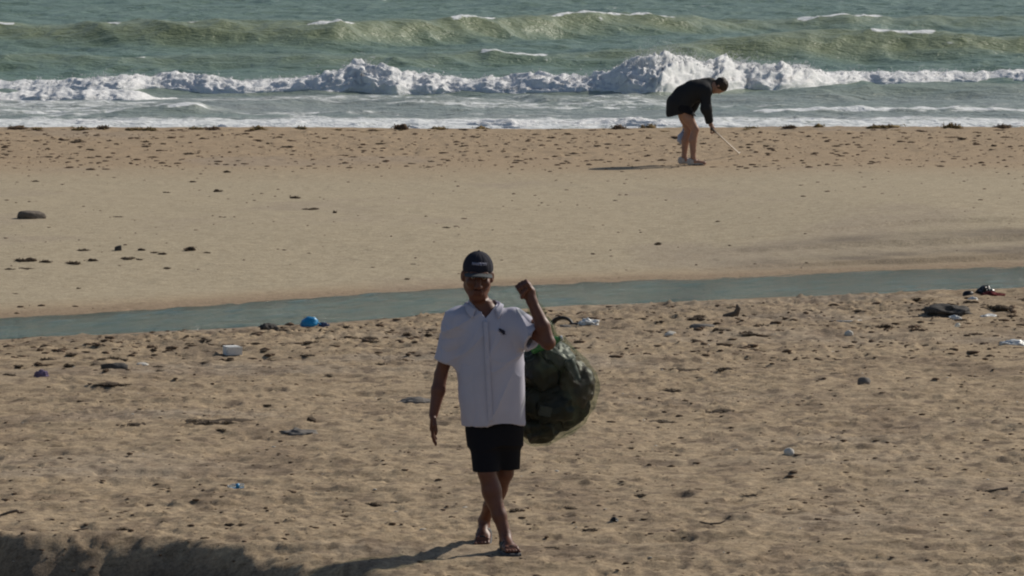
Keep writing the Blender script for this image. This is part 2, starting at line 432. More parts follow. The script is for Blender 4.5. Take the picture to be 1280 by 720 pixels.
mp = N(t, 'ShaderNodeMapping'); mp.inputs['Scale'].default_value = (.55, 1.3, 1); L(t, tc, mp.inputs[0]); n4 = noise(t, 15, 5, .8, mp.outputs[0], .2); c = mixc(t, at_n, c, mixc(t, 1.0, c, ramp(t, n4.outputs[0], (.34, (.56, .53, .50)), (.46, (.95, .95, .95)), (.56, (1.02, 1.02, 1.02)), (.68, (1.32, 1.32, 1.30))), 'MULTIPLY'))
c = mixc(t, 1.0, c, ramp(t, n3.outputs[0], (.3, .85), (.7, 1.12)), 'MULTIPLY')
L(t, c, b.inputs['Base Color']); b.inputs['Roughness'].default_value = .95; b.inputs['Specular IOR Level'].default_value = .15
bump(t, b, n1.outputs[0], .8, .008)
M_SAND = m
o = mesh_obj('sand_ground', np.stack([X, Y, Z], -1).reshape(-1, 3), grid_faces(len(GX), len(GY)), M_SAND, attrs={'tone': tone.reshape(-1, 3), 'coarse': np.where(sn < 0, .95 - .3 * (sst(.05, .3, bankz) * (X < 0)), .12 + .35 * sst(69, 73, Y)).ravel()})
tag(o, 'rough tan sand beach and smooth sandbar running to the sea', 'sand', kind='structure')

# ------------------------------------------------------------------ creek
def water_mat(name, deep, pale_tint, rough, scales, bumpd, foam=False):
    m, t, b = mat(name)
    tc = N(t, 'ShaderNodeTexCoord').outputs['Object']
    mp = N(t, 'ShaderNodeMapping'); mp.inputs['Scale'].default_value = (1, 1.6, 1); L(t, tc, mp.inputs[0])
    h = None
    for s_, a_ in scales:
        n = noise(t, s_, 4, .6, mp.outputs[0], .3); mm = N(t, 'ShaderNodeMath', operation='MULTIPLY'); L(t, n.outputs[0], mm.inputs[0]); mm.inputs[1].default_value = a_
        if h is None: h = mm.outputs[0]
        else:
            ad = N(t, 'ShaderNodeMath', operation='ADD'); L(t, h, ad.inputs[0]); L(t, mm.outputs[0], ad.inputs[1]); h = ad.outputs[0]
    nn = noise(t, .35, 5, .6, mp.outputs[0], .6)
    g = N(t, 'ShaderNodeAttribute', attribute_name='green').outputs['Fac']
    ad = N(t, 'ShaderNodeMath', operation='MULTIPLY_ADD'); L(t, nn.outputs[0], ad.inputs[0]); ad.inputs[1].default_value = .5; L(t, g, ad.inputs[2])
    c = mixc(t, ramp(t, ad.outputs[0], (.15, 0.), (.95, 1.)), deep, pale_tint)  # paler tint paints backlit glow on wave faces, random patches elsewhere
    sa = N(t, 'ShaderNodeAttribute', attribute_name='silt').outputs['Fac']; c = mixc(t, sa, c, (.33, .345, .315))
    b.inputs['Roughness'].default_value = rough; b.inputs['IOR'].default_value = 1.33
    if foam:
        fa = N(t, 'ShaderNodeAttribute', attribute_name='foam').outputs['Fac']
        fn = noise(t, 2.6, 8, .72, mp.outputs[0], .8)
        ad2 = N(t, 'ShaderNodeMath', operation='ADD'); L(t, fa, ad2.inputs[0]); L(t, fn.outputs[0], ad2.inputs[1])
        ff = ramp(t, ad2.outputs[0], (.84, 0.), (1.04, 1.))
        c = mixc(t, ff, c, (.78, .80, .80)); rr = ramp(t, ad2.outputs[0], (.84, rough), (1.0, .9)); L(t, rr, b.inputs['Roughness'])
    L(t, c, b.inputs['Base Color'])
    bump(t, b, h, 1.0, bumpd)
    return m
M_CREEK = water_mat('creek_water', (.055, .110, .088), (.075, .130, .10), .12, ((3.0, 1.), (9, .7), (24, .4)), .13)
cx = np.concatenate([np.linspace(-250, -14, 40, endpoint=False), np.linspace(-14, 14, 260), np.linspace(14, 250, 41)[1:]])
V = []; nw = 26
for j in range(nw):
    u = j / (nw - 1); V.append(np.stack([cx, near_e(cx) - .35 + (far_e(cx) - near_e(cx) + .7) * u, 0 * cx], -1))
V = np.stack(V); V[..., 2] = CREEK_Z + .006 * vn(V[..., 0] * 4, V[..., 1] * 5, 201) + .003 * vn(V[..., 0] * 11, V[..., 1] * 13, 202)
o = mesh_obj('creek_water', V.reshape(-1, 3), grid_faces(len(cx), nw), M_CREEK, attrs={'green': np.zeros(V.shape[0] * V.shape[1])})
tag(o, 'narrow teal creek crossing the beach between two sandbanks', 'water', kind='structure')

# ------------------------------------------------------------------ sea
def D_of(py, z=SEA_Z): return pix(640, py, z).y
def z_at(py, D): return CAM_H - (py - HORIZ) * D / F
def crestline(knots, lag=1.0, taper=1.2):
    """knots: (px, crest row, toe row) -> functions of world x: toe depth, height"""
    K = np.array(knots, float); D = np.array([D_of(k) for k in K[:, 2]]); xw = (K[:, 0] - 640) / F * D
    A = np.array([z_at(c, d + lag) - SEA_Z for c, d in zip(K[:, 1], D)])
    i = np.argsort(xw); return xw[i], D[i], np.maximum(A[i], 0), lag
def wave_h(x, y, cl, wf, wb):
    xw, D, A, lag = cl
    y0 = np.interp(x, xw, D) + lag + .25 * vn(x * .5, 0 * x, 301) ; a = np.interp(x, xw, A)
    d = y - y0
    return a * np.where(d < 0, np.exp(-(np.abs(d) / wf) ** 2.4), np.exp(-(d / wb) ** 2)), d
W1 = crestline([(-900, 34, 62), (-300, 30, 60), (0, 31, 60), (200, 28, 62), (420, 28, 62), (560, 25, 56), (700, 20, 50), (760, 17, 48), (850, 21, 46), (960, 26, 42), (1060, 20, 42), (1110, 21, 40), (1280, 22, 38), (1500, 20, 36), (2200, 18, 34)], 1.6)
W2 = crestline([(-500, 80, 86), (640, 74, 84), (800, 66, 82), (900, 50, 78), (960, 41, 77), (1060, 38, 76), (1140, 38, 75), (1210, 43, 75), (1280, 47, 75), (1400, 50, 77), (2000, 60, 77)], 1.6)
W3 = crestline([(-600, 82, 94), (0, 72, 90), (160, 70, 88), (330, 72, 88), (520, 69, 88), (600, 64, 84), (690, 66, 82), (760, 72, 84), (900, 84, 84), (2000, 80, 82)], 1.3)
WR = crestline([(-400, 130, 150), (60, 145, 147), (130, 141, 148), (200, 134, 148), (240, 129, 147), (262, 136, 146), (300, 144, 146), (900, 143, 146), (1000, 137, 147), (1150, 136, 146), (1280, 139, 146), (1600, 135, 146)], 1.1)
WG = crestline([(-500, 118, 122), (620, 121, 124), (680, 121, 133), (760, 120, 134), (830, 123, 133), (900, 122, 128), (1000, 113, 128), (1120, 105, 124), (1280, 104, 124), (1800, 100, 122)], 1.3)
WM = crestline([(-500, 132, 139), (300, 127, 138), (420, 119, 133), (520, 122, 136), (640, 130, 137), (900, 134, 138), (1800, 130, 138)], 1.2)
WE = crestline([(-900, 154, 163), (0, 149, 163), (300, 150, 163), (640, 149, 163), (820, 147, 163), (1000, 152, 163), (1280, 153, 162), (2000, 150, 163)], .9)
BR = crestline([(-900, 101, 121), (0, 104, 119), (60, 102, 119), (110, 96, 119), (124, 91, 119), (140, 97, 119), (200, 98, 118), (300, 98, 119), (380, 99, 119), (405, 92, 120), (440, 84, 120), (462, 88, 120), (495, 90, 120), (560, 96, 119), (640, 95, 120), (720, 97, 122), (770, 88, 124), (800, 76, 125), (820, 72, 125), (845, 78, 123), (880, 80, 120), (915, 79, 118), (960, 84, 116), (1010, 83, 113), (1040, 87, 110), (1085, 90, 108), (1130, 90, 108), (1200, 90, 107), (1280, 89, 107), (1600, 90, 107), (2200, 94, 110)], 1.1)
def sea_h(X, Y):
    h = np.zeros(X.shape); gr = np.zeros(X.shape); fo = np.full(X.shape, -.25)
    def crest_foam(d, a, lo, hi, seed, wid=.5, sc=.8):
        nonlocal fo
        mk = sst(lo, hi, fbm(X * sc * .5, Y * .2, seed, 4)); fo = np.maximum(fo, -.25 + .95 * mk * np.exp(-((d + .1) / wid) ** 2) * np.clip(a * 4, 0, 1))
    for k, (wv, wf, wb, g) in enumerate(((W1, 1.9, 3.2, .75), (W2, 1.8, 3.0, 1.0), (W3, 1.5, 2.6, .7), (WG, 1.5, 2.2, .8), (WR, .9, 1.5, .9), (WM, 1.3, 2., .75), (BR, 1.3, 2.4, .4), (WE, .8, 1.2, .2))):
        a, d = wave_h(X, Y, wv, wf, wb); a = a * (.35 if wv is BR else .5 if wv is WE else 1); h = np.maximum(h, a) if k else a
        gr = np.maximum(gr, g * np.clip(a / .42, 0, 1) * sst(1.6, -.4, d))  # mask for the sun glow painted on crests and front faces
        if wv is WR: crest_foam(d, a, -.2, .4, 310 + k, .5)
        if wv is WE: fo = np.maximum(fo, -.25 + .85 * np.exp(-((d + .2) / .9) ** 2) * sst(-.6, .2, fbm(X * .6, Y * .9, 333, 4)))
    # white caps where the photograph has them
    for (px0, px1, row, wv) in ((675, 858, 18, W1), (985, 1115, 20, W1), (378, 450, 28, W1), (120, 156, 30, W1), (560, 625, 26, W1), (1080, 1175, 38, W2), (595, 692, 64, W3), (150, 185, 73, W3), (-10, 22, 32, W1), (205, 264, 132, WR), (915, 1290, 143, WR), (1180, 1290, 140, WR)):
        xw, D, A, lag = wv; yy = np.interp(X, xw, D) + lag + .25 * vn(X * .5, 0 * X, 301); xa = (px0 - 640) / F * yy; xb = (px1 - 640) / F * yy; wd = xb - xa
        inn = sst(-.03, .12, (X - xa) / wd) * sst(1.03, .85, (X - xa) / wd); d = Y - yy
        fo = np.maximum(fo, -.25 + .95 * inn * np.exp(-((d + .25) / (.42 + .2 * vn(X * 1.3, Y, 340))) ** 2))
    wash = sst(104, 96, Y); fo = np.maximum(fo, -.25 + wash * (.36 * sst(-.35, .5, fbm(X * .25, Y * .8, 345, 5)) + .32))
    fo = np.maximum(fo, -.25 + sst(93.2, 89.5, Y) * .75)
    fo = np.maximum(fo, -.25 + .62 * sst(.5, .8, vn(X * 1.3, Y * .5, 350)) * sst(.0, .6, vn(X * 4, Y * 2.0, 351)) * (Y > 106))
    chop = 1.35 * (.05 * fbm(X * .55, Y * .45, 360, 2) + .045 * (1 - 2 * np.abs(vn(X * .7 + .3 * Y, Y * .6, 361))) + .022 * (1 - 2 * np.abs(vn(X * 1.7 - .3 * Y, Y * 1.3, 363))) + .012 * vn(X * 4, Y * 3, 365))
    near = sst(112, 92, Y); h = h + chop * (1 - .6 * near)
    fz = np.clip(fo + .25, 0, 1); h = h + fz * .05 * np.abs(vn(X * 3.1, Y * 2.8, 370)) + fz * .03 * np.abs(vn(X * 7, Y * 6, 371))
    fade = sst(700, 250, Y)
    return SEA_Z + h * fade, gr * fade, fo
xs_ = np.concatenate([np.arange(0, 16.5, .085), geo(16.5, 4000, 40), [4000]]); SX = np.concatenate([-xs_[::-1], xs_[1:]])
SY = np.concatenate([np.arange(82.5, 112, .075), np.arange(112, 150, .11), np.arange(150, 190, .2), geo(190, 4000, 60), [4000]])
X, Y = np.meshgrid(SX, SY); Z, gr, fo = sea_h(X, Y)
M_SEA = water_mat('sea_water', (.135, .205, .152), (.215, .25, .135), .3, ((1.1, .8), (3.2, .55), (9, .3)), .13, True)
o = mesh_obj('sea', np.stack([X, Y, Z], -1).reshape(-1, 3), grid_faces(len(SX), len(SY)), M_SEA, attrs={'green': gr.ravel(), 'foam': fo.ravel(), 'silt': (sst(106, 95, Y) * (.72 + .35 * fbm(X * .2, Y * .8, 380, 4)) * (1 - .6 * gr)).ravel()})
tag(o, 'choppy green sea with rolling swells and white foam', 'sea', kind='structure')

m, t, b = mat('white_foam'); tc = N(t, 'ShaderNodeTexCoord').outputs['Object']; n = noise(t, 7, 7, .75, tc)
L(t, ramp(t, n.outputs[0], (.25, (.74, .76, .77)), (.55, (.92, .92, .92))), b.inputs['Base Color']); b.inputs['Roughness'].default_value = .85
b.inputs['Subsurface Weight'].default_value = 0.0; bump(t, b, n.outputs[0], .8, .06); M_FOAM = m
tl = N(t, 'ShaderNodeBsdfTranslucent'); tl.inputs[0].default_value = (.9, .9, .9, 1); mx = N(t, 'ShaderNodeMixShader'); mx.inputs[0].default_value = .06; L(t, b.outputs[0], mx.inputs[1]); L(t, tl.outputs[0], mx.inputs[2]); L(t, mx.outputs[0], t.nodes['Material Output'].inputs[0])
def roller(name, label, cl, x0, x1, dx, seed, depth, mask=None, amp=1.0):
    """turbulent white front of a breaking wave"""
    xw, D, A, lag = cl; x = np.arange(x0, x1, dx); ns = 54
    y0 = np.interp(x, xw, D) + .25 * vn(x * .5, 0 * x, 301) + .35 * vn(x * .9, 0 * x, seed) + .15 * vn(x * 2.7, 0 * x, seed + 1)
    a = np.interp(x, xw, A) * (1 + .16 * vn(x * 1.4, 0 * x, seed + 2) + .10 * vn(x * 4, 0 * x, seed + 3))
    if mask is not None: a = a * mask(x)
    V = np.zeros((ns, len(x), 3)); 
    for j in range(ns):
        s_ = j / (ns - 1)
        if s_ < .62:
            q = s_ / .62; yy = depth * (q ** 1.5) - .12 * np.sin(q * math.pi); zz = q ** .75
        else:
            q = (s_ - .62) / .38; yy = depth + 1.5 * q; zz = 1 - .75 * q ** 1.3
        V[j, :, 0] = x; V[j, :, 1] = y0 + yy; V[j, :, 2] = SEA_Z - .05 + (a + .05) * zz
    S = np.linspace(0, 1, ns)[:, None] * np.ones(len(x)); U = S * 3.0
    X_ = np.broadcast_to(x, S.shape)
    bil = .36 * (1 - np.abs(vn3(X_ * 1.6, U * 1.3, V[..., 2] * 2, seed + 5))) + .34 * (1 - np.abs(vn3(X_ * 3.7, U * 3.1, V[..., 2] * 4, seed + 6))) + .30 * (1 - np.abs(vn(X_ * 9.5, U * 9.5, seed + 7)))
    k = (bil - .55) * .42 * amp * np.clip(a / .4, .25, 1.3) * np.sin(np.clip(S * 1.1 + .03, 0, 1) * math.pi) ** .5
    nrm = np.stack([0 * S, -np.cos(S * 2.4), .25 + np.sin(np.clip(S * 1.5, 0, 1) * math.pi)], -1); nrm /= np.linalg.norm(nrm, axis=-1)[..., None]
    V = V + nrm * k[..., None]
    o = mesh_obj(name, V.reshape(-1, 3), grid_faces(len(x), ns), M_FOAM); return tag(o, label, 'foam', kind='stuff'), x, y0, a
o, fx_, fy_, fa_ = roller('breaking_wave_foam', 'tumbling white foam along the breaking wave', BR, -17, 17, .035, 400, 1.1)
BL = crestline([(-900, 115, 134), (-100, 113, 133), (0, 115, 133), (60, 113, 132), (120, 114, 132), (170, 116, 131), (215, 121, 128), (260, 124, 126), (700, 124, 125)], .8)
roller('wave_foam', 'low roll of white foam ahead of the breaking wave', BL, -16, -5.6, .035, 430, .8, lambda x: sst(-5.7, -7.0, x))
roller('wave_foam', 'thin line of white foam washing up along the sandbar edge', WE, -15, 15, .04, 460, .6, lambda x: .75 * sst(-.35, .35, fbm(x * .9, 0 * x, 471, 4)), 1.6)
# spray thrown above the crest
v1, f1 = ICO[1]; P = []; R_ = []
for i in range(60000):
    j = RNG.integers(0, len(fx_)); a = fa_[j]; px_ = fx_[j]
    pk = 1 + 3.2 * math.exp(-((px_ - 2.75) / .45) ** 2) + .9 * math.exp(-((px_ - 4.3) / .9) ** 2) + .6 * math.exp(-((px_ + 3.0) / .5) ** 2) + .5 * math.exp(-((px_ + 7.9) / .25) ** 2)
    if RNG.random() > .28 * pk * a / .4: continue
    up = RNG.exponential(.038 * pk)
    if up > .55: continue
    P.append((px_ + RNG.normal() * .06 + up * .12, fy_[j] + 1.0 + RNG.normal() * .25, SEA_Z + a * (.96) + up - .02)); R_.append(.004 + .016 * RNG.random() ** 3 * math.exp(-up * 4))
P = np.array(P); R_ = np.array(R_); wob = 1 + .35 * RNG.normal(size=(len(P), len(v1), 1))
VV = (P[:, None] + v1[None] * np.clip(wob, .4, 1.7) * R_[:, None, None]).reshape(-1, 3); FF = (f1[None] + (np.arange(len(P)) * len(v1))[:, None, None]).reshape(-1, 3)
o = mesh_obj('sea_spray', VV, FF, M_FOAM, smooth=True); tag(o, 'fine white spray flying off the breaking wave', 'spray', kind='stuff')

# ------------------------------------------------------------------ people: materials
def cloth(name, col, rough=.9, scale=160, var=.12, sheen=0.0, dirt=None):
    m, t, b = mat(name); tc = N(t, 'ShaderNodeTexCoord').outputs['Object']
    n = noise(t, scale, 3, .7, tc); n2 = noise(t, 6, 4, .6, tc)
    lo = tuple(c * (1 - var) for c in col); hi = tuple(min(1, c * (1 + var)) for c in col)
    c = mixc(t, .5, ramp(t, n.outputs[0], (.3, lo), (.7, hi)), ramp(t, n2.outputs[0], (.3, lo), (.7, hi)))
    if dirt: c = mixc(t, ramp(t, noise(t, 3.2, 5, .6, tc, .4).outputs[0], (.52, 0.), (.78, .5)), c, dirt)
    L(t, c, b.inputs['Base Color']); b.inputs['Roughness'].default_value = rough; b.inputs['Specular IOR Level'].default_value = .2
    bump(t, b, n.outputs[0], .25, .002); return m
M_SHIRT = cloth('white_cotton', (.51, .505, .60), var=.05, dirt=(.47, .43, .43))
M_BLACK = cloth('black_cotton', (.012, .012, .015)); M_CAP = cloth('navy_cotton', (.028, .028, .04)); M_BRIM = cloth('grey_cap_brim', (.075, .08, .085))
M_HOOD = cloth('black_fleece', (.024, .025, .028)); M_STITCH = cloth('pale_stitching', (.50, .50, .62)); M_EMB = cloth('dark_embroidery', (.03, .03, .05))
M_STRAP = speckled('black_rubber', (.015, .015, .017), (.035, .035, .04), 60, .55, .001); M_SOLE = speckled('grey_foam_sole', (.045, .045, .05), (.08, .08, .085), 60, .7, .001)
M_SHOE = speckled('white_trainer', (.42, .38, .35), (.56, .52, .48), 40, .7, .002); M_HAIR = speckled('dark_hair', (.012, .008, .006), (.035, .022, .015), 120, .6, .003)
M_EYE = speckled('eye', (.45, .42, .40), (.5, .48, .46), 20, .3, 0)
def skin(name, col, deep):
    m, t, b = mat(name); tc = N(t, 'ShaderNodeTexCoord').outputs['Object']
    n = noise(t, 12, 5, .6, tc); n2 = noise(t, 150, 3, .6, tc)
    c = ramp(t, n.outputs[0], (.3, tuple(x * .86 for x in col)), (.7, tuple(x * 1.1 for x in col)))
    a = N(t, 'ShaderNodeAttribute', attribute_name='lip').outputs['Fac']
    c = mixc(t, a, c, deep); L(t, c, b.inputs['Base Color'])
    b.inputs['Roughness'].default_value = .5; b.inputs['Specular IOR Level'].default_value = .4
    b.inputs['Subsurface Weight'].default_value = .08; b.inputs['Subsurface Radius'].default_value = (.012, .005, .003); b.inputs['Subsurface Scale'].default_value = .4
    bump(t, b, n2.outputs[0], .2, .001); return m
M_SKIN1 = skin('tanned_skin', (.14, .055, .034), (.09, .028, .022)); M_SKIN2 = skin('light_tanned_skin', (.36, .20, .14), (.3, .12, .1))
def fld_obj(name, fl, material, parent, folds=None, attrs=None):
    v, f = fl.mesh()
    if folds: v = v + normals(v, f) * folds(v)[:, None]
    return mesh_obj(name, v, f, material, parent, True, attrs(v) if attrs else {'lip': np.zeros(len(v))})
def ridged(v, dirv, across, seed, along=.25):
    """soft cloth folds: ridges running along dirv"""
    d = np.array(dirv, float); d /= np.linalg.norm(d); a = np.array(across, float); a /= np.linalg.norm(a)
    s_ = v @ d; u = v @ a; o_ = v @ np.cross(d, a)
    return vn3(u * 1.0, o_ * .8, s_ * along, seed)

# ------------------------------------------------------------------ the man with the sack (local frame: faces -Y, picture right is +X)
man = empty('person', (MAN_X, MAN_Y, gz(MAN_X, MAN_Y - .1)))
tag(man, 'person in white polo shirt, black shorts and dark cap carrying a sack', 'person')
HC = np.array((-.105, -.035, 1.575)); HR = rot(7, 0, 4) @ rot(0, 3, 0)     # head turned a little to the picture's right, tipped down
def hp(x, y, z): return HC + HR @ np.array((x, y, z))
rsh, rel, rwr = (-.235, .0, 1.300), (-.318, .03, 1.0), (-.360, -.02, .775)
lsh, lel, lwr = (.108, .0, 1.318), (.300, -.15, 1.200), (.205, -.115, 1.440)
rhip, rkn, ran = (-.085, 0, .86), (-.052, -.10, .445), (.055, -.16, .085)
lhip, lkn, lan = (.075, 0, .86), (.050, .04, .430), (-.070, .24, .125)
fl = Fld((-.48, -.46, -.02), (.45, .42, 1.76), .0045)
TORSO = [(.72, -.005, .0, .135, .085), (.86, -.005, .0, .138, .088), (1.0, -.025, 0, .145, .095), (1.12, -.035, 0, .150, .10), (1.24, -.050, 0, .165, .105), (1.32, -.062, 0, .150, .085), (1.385, -.072, .005, .085, .062), (1.43, -.08, .005, .052, .055)]
fl.sections(TORSO, 0, .03)
fl.cone((-.075, .01, 1.36), hp(0, .025, -.09), .056, .054, .03)
# head
fl.ell(hp(0, .018, .035), (.076, .096, .092), HR, .02); fl.ell(hp(0, -.014, -.030), (.070, .080, .080), HR, .03)
fl.ell(hp(0, -.052, -.105), (.033, .032, .030), HR, .035); fl.cone(hp(-.052, .012, -.060), hp(-.025, -.055, -.106), .024, .022, .03); fl.cone(hp(.052, .012, -.060), hp(.025, -.055, -.106), .024, .022, .03)
for sx in (-1, 1):
    fl.ell(hp(sx * .043, -.066, -.028), (.024, .022, .022), HR, .025)      # cheekbone
    fl.ell(hp(sx * .030, -.100, .008), (.018, .016, .013), HR, .012, 's')     # eye socket
    fl.ell(hp(sx * .084, .012, -.005), (.011, .022, .034), HR @ rot(0, 0, sx * -22), .008)   # ear
    fl.ell(hp(sx * .093, .005, -.003), (.006, .011, .018), HR @ rot(0, 0, sx * -22), .004, 's')
    fl.cone(hp(sx * .012, -.094, .030), hp(sx * .046, -.080, .032), .010, .009, .012)      # brow
    fl.ell(hp(sx * .014, -.105, -.045), (.012, .012, .010), HR, .008)      # nostril wing
fl.chain([hp(0, -.092, .020), hp(0, -.106, -.015), hp(0, -.120, -.042)], [.011, .012, .014], .012)
fl.cone(hp(-.020, -.094, -.072), hp(.020, -.094, -.072), .009, .009, .008); fl.cone(hp(-.017, -.093, -.086), hp(.017, -.093, -.086), .010, .010, .008)
fl.cone(hp(-.024, -.108, -.079), hp(.024, -.108, -.079), .004, .004, .004, 's')
# arms
fl.chain([rsh, tuple(np.add(rsh, (-.03, .012, -.12))), rel], [.046, .044, .036], .03)
fl.chain([rel, (-.333, .012, .91), rwr], [.037, .040, .026], .015)
fl.chain([lsh, (.205, -.07, 1.275), lel], [.048, .046, .040], .03); fl.chain([lel, (.268, -.14, 1.295), lwr], [.039, .042, .029], .015)
# right hand, hanging, back of hand forward
hb = np.array(rwr); R = rot(8, 4, 0)
def hh(x, y, z): return hb + R @ np.array((x, y, z))
fl.rbox(hh(-.002, -.008, -.050), (.015, .036, .046), .014, R, .018)
for i, (y0, ln) in enumerate(((-.036, .082), (-.013, .092), (.008, .086), (.027, .066))):
    fl.chain([hh(0, y0, -.085), hh(.004, y0 * 1.06 - .002, -.085 - ln * .45), hh(.014, y0 * 1.02, -.085 - ln * .78), hh(.026, y0 * .98, -.085 - ln)], [.0098, .0092, .0085, .0072], .004)
fl.chain([hh(.004, -.032, -.022), hh(.014, -.052, -.052), hh(.020, -.056, -.082), hh(.022, -.052, -.104)], [.014, .0115, .0105, .008], .008)
# left fist round the neck of the sack
fb = np.array((.172, -.108, 1.497)); FR = rot(0, -32, 0)
def fh(x, y, z): return fb + FR @ np.array((x, y, z))
fl.rbox(fh(.006, .006, .0), (.040, .030, .042), .022, FR, .02); fl.cone(lwr, fh(.010, 0, -.025), .029, .030, .02)
for i, z0 in enumerate((-.028, -.008, .013, .032)):     # four fingers curled toward the viewer, one above the other
    k = 1 - .07 * abs(i - 1.4)
    x0 = .034
    fl.chain([fh(.030 - .06 + i * .02, .024, .038 * k), fh(-.03 + i * .02, -.012, .052 * k), fh(-.03 + i * .02, -.040, .034 * k), fh(-.03 + i * .02, -.038, .004), fh(-.03 + i * .02, -.018, -.008)], [.0112, .0115, .0108, .0098, .0085], .003)
fl.chain([fh(-.020, .0, -.028), fh(-.036, -.030, -.018), fh(-.022, -.050, -.004), fh(.004, -.054, .004)], [.0145, .0125, .0115, .009], .005)
# legs
fl.chain([rhip, (-.078, -.04, .66), rkn], [.064, .056, .049], .03); fl.chain([rkn, (-.025, -.105, .34), (.020, -.135, .20), ran], [.050, .052, .040, .032], .02); fl.ell((-.022, -.085, .335), (.045, .05, .09), None, .03)
fl.chain([lhip, (.075, .0, .66), lkn], [.064, .056, .049], .03); fl.chain([lkn, (.012, .105, .335), (-.035, .175, .22), lan], [.050, .052, .038, .031], .02); fl.ell((.012, .13, .335), (.045, .05, .09), None, .03)
def foot(an, yaw, pitch, drop):
    R = rot(pitch, 0, yaw); a = np.array(an)
    def q(x, y, z): return a + R @ np.array((x, y, z))
    fl.cone(a, q(0, .02, -.045), .033, .030, .02); fl.cone(q(0, .025, -.045), q(0, -.09, -.052), .028, .030, .02); fl.cone(q(0, -.03, -.02), q(0, -.10, -.048), .030, .026, .02)
    fl.rbox(q(0, -.115, -.056), (.044, .045, .018), .016, R, .02)
    for i, x in enumerate((-.036, -.019, -.002, .014, .033)): fl.cone(q(x, -.145, -.060), q(x * 1.03, -.178 - .012 * (1 if i == (4 if yaw > 0 else 0) else .4 - .2 * abs(i - 2)), -.064), .0105, .0095, .004)
    return R, q
RF = foot(ran, 14, 0, 0); LF = foot(lan, -4, 16, 0)
lipc = hp(0, -.1, -.079)
def lipa(v): return {'lip': np.exp(-(((v - lipc) @ HR / np.array((.026, .02, .013))) ** 2).sum(1)) * .8}
body = fld_obj('body', fl, M_SKIN1, man, None, lipa); BODY_F = fl
for sx in (-1, 1):
    v, f = ICO[2]; mesh_obj('eye', hp(sx * .031, -.079, .008) + (v * .0115) @ HR.T, f, M_EYE, body)
    v2 = v[:, :] * np.array((.0055, .003, .0055)); mesh_obj('iris', hp(sx * .031, -.0895, .007) + v2 @ HR.T, f, M_HAIR, body)
    e = Fld(hp(sx * .033, -.09, .026) - .04, hp(sx * .033, -.09, .026) + .04, .003); e.chain([hp(sx * .012, -.103, .026), hp(sx * .03, -.099, .032), hp(sx * .05, -.083, .026)], [.004, .005, .003], .002); fld_obj('eyebrow', e, M_HAIR, body)
# hair below the cap
e = Fld(HC - .16, HC + .16, .005); e.ell(hp(0, .022, .030), (.080, .099, .090), HR, 0); e.ell(hp(0, -.10, -.02), (.11, .105, .13), HR, 0, 's'); e.ell(hp(0, .0, -.115), (.2, .2, .10), HR, 0, 's')
hair = fld_obj('hair', e, M_HAIR, man)
# cap
e = Fld(HC - .2, HC + .2, .004); e.ell(hp(0, .015, .045), (.089, .108, .098), HR, 0)
D0 = e.D.copy(); sl, g = e.region(HC - .2, HC + .2); q = [sum(HR[j][i] * (g[j] - HC[j]) for j in range(3)) for i in range(3)]
e.D = np.maximum(np.maximum(D0, -(D0 + .006)), -(q[2] - .030 - .12 * np.maximum(q[1], 0) * 0)).astype(np.float32)
e.ell(hp(0, .015, .144), (.008, .008, .006), HR, .003)
cap = fld_obj('cap', e, M_CAP, man, lambda v: .0016 * np.sin(np.arctan2((v - HC) @ HR[:, 0], -((v - HC) @ HR[:, 1])) * 6) ** 8 * -1)
e2 = Fld(HC - .22, HC + .22, .0035); D1 = e2.D; sl, g = e2.region(HC - .22, HC + .22); q = [sum(HR[j][i] * (g[j] - HC[j]) for j in range(3)) for i in range(3)]
top = .034 - 3.2 * q[0] ** 2 + .10 * (q[1] + .09)
br = np.maximum(np.sqrt((q[0] / .082) ** 2 + ((q[1] + .075) / .090) ** 2) - 1, 0) ; br = (np.sqrt((q[0] / .082) ** 2 + ((q[1] + .075) / .088) ** 2) - 1) * .08
br = np.maximum(br, np.abs(q[2] - top) - .0035); br = np.maximum(br, q[1] + .066 + q[0] ** 2 * -3.0)
e2.D[:] = br; fld_obj('brim', e2, M_BRIM, cap)
# pale stitched wording on the cap front (too blurred to read): a row of raised strokes
mb = MB(); rr = random.Random(3)
for row_x in np.linspace(-.036, .036, 9):
    zz = .086; 
    for st in range(3):
        x_ = row_x + rr.uniform(-.0025, .0025); h_ = rr.uniform(.006, .0085); z_ = zz + rr.uniform(-.0015, .0015)
        if st == 0: a_, b_ = (x_ - .003, z_ - h_), (x_ - .003, z_ + h_)
        elif st == 1: a_, b_ = (x_ - .003, z_ + (h_ if rr.random() < .5 else 0)), (x_ + .0032, z_ + (h_ if rr.random() < .6 else -h_))
        else: a_, b_ = (x_ + .0032, z_ - h_), (x_ + .0032, z_ + h_ * rr.uniform(.2, 1))
        pts = []
        for tt in (0, .5, 1):
            x1 = a_[0] + (b_[0] - a_[0]) * tt; z1 = a_[1] + (b_[1] - a_[1]) * tt
            y1 = .015 - .108 * math.sqrt(max(0, 1 - (x1 / .089) ** 2 - ((z1 - .045) / .098) ** 2)) - .0012
            pts.append(tuple(hp(x1, y1, z1)))
        mb.tube(pts, .0013, 5)
mb.build('lettering', M_STITCH, cap)
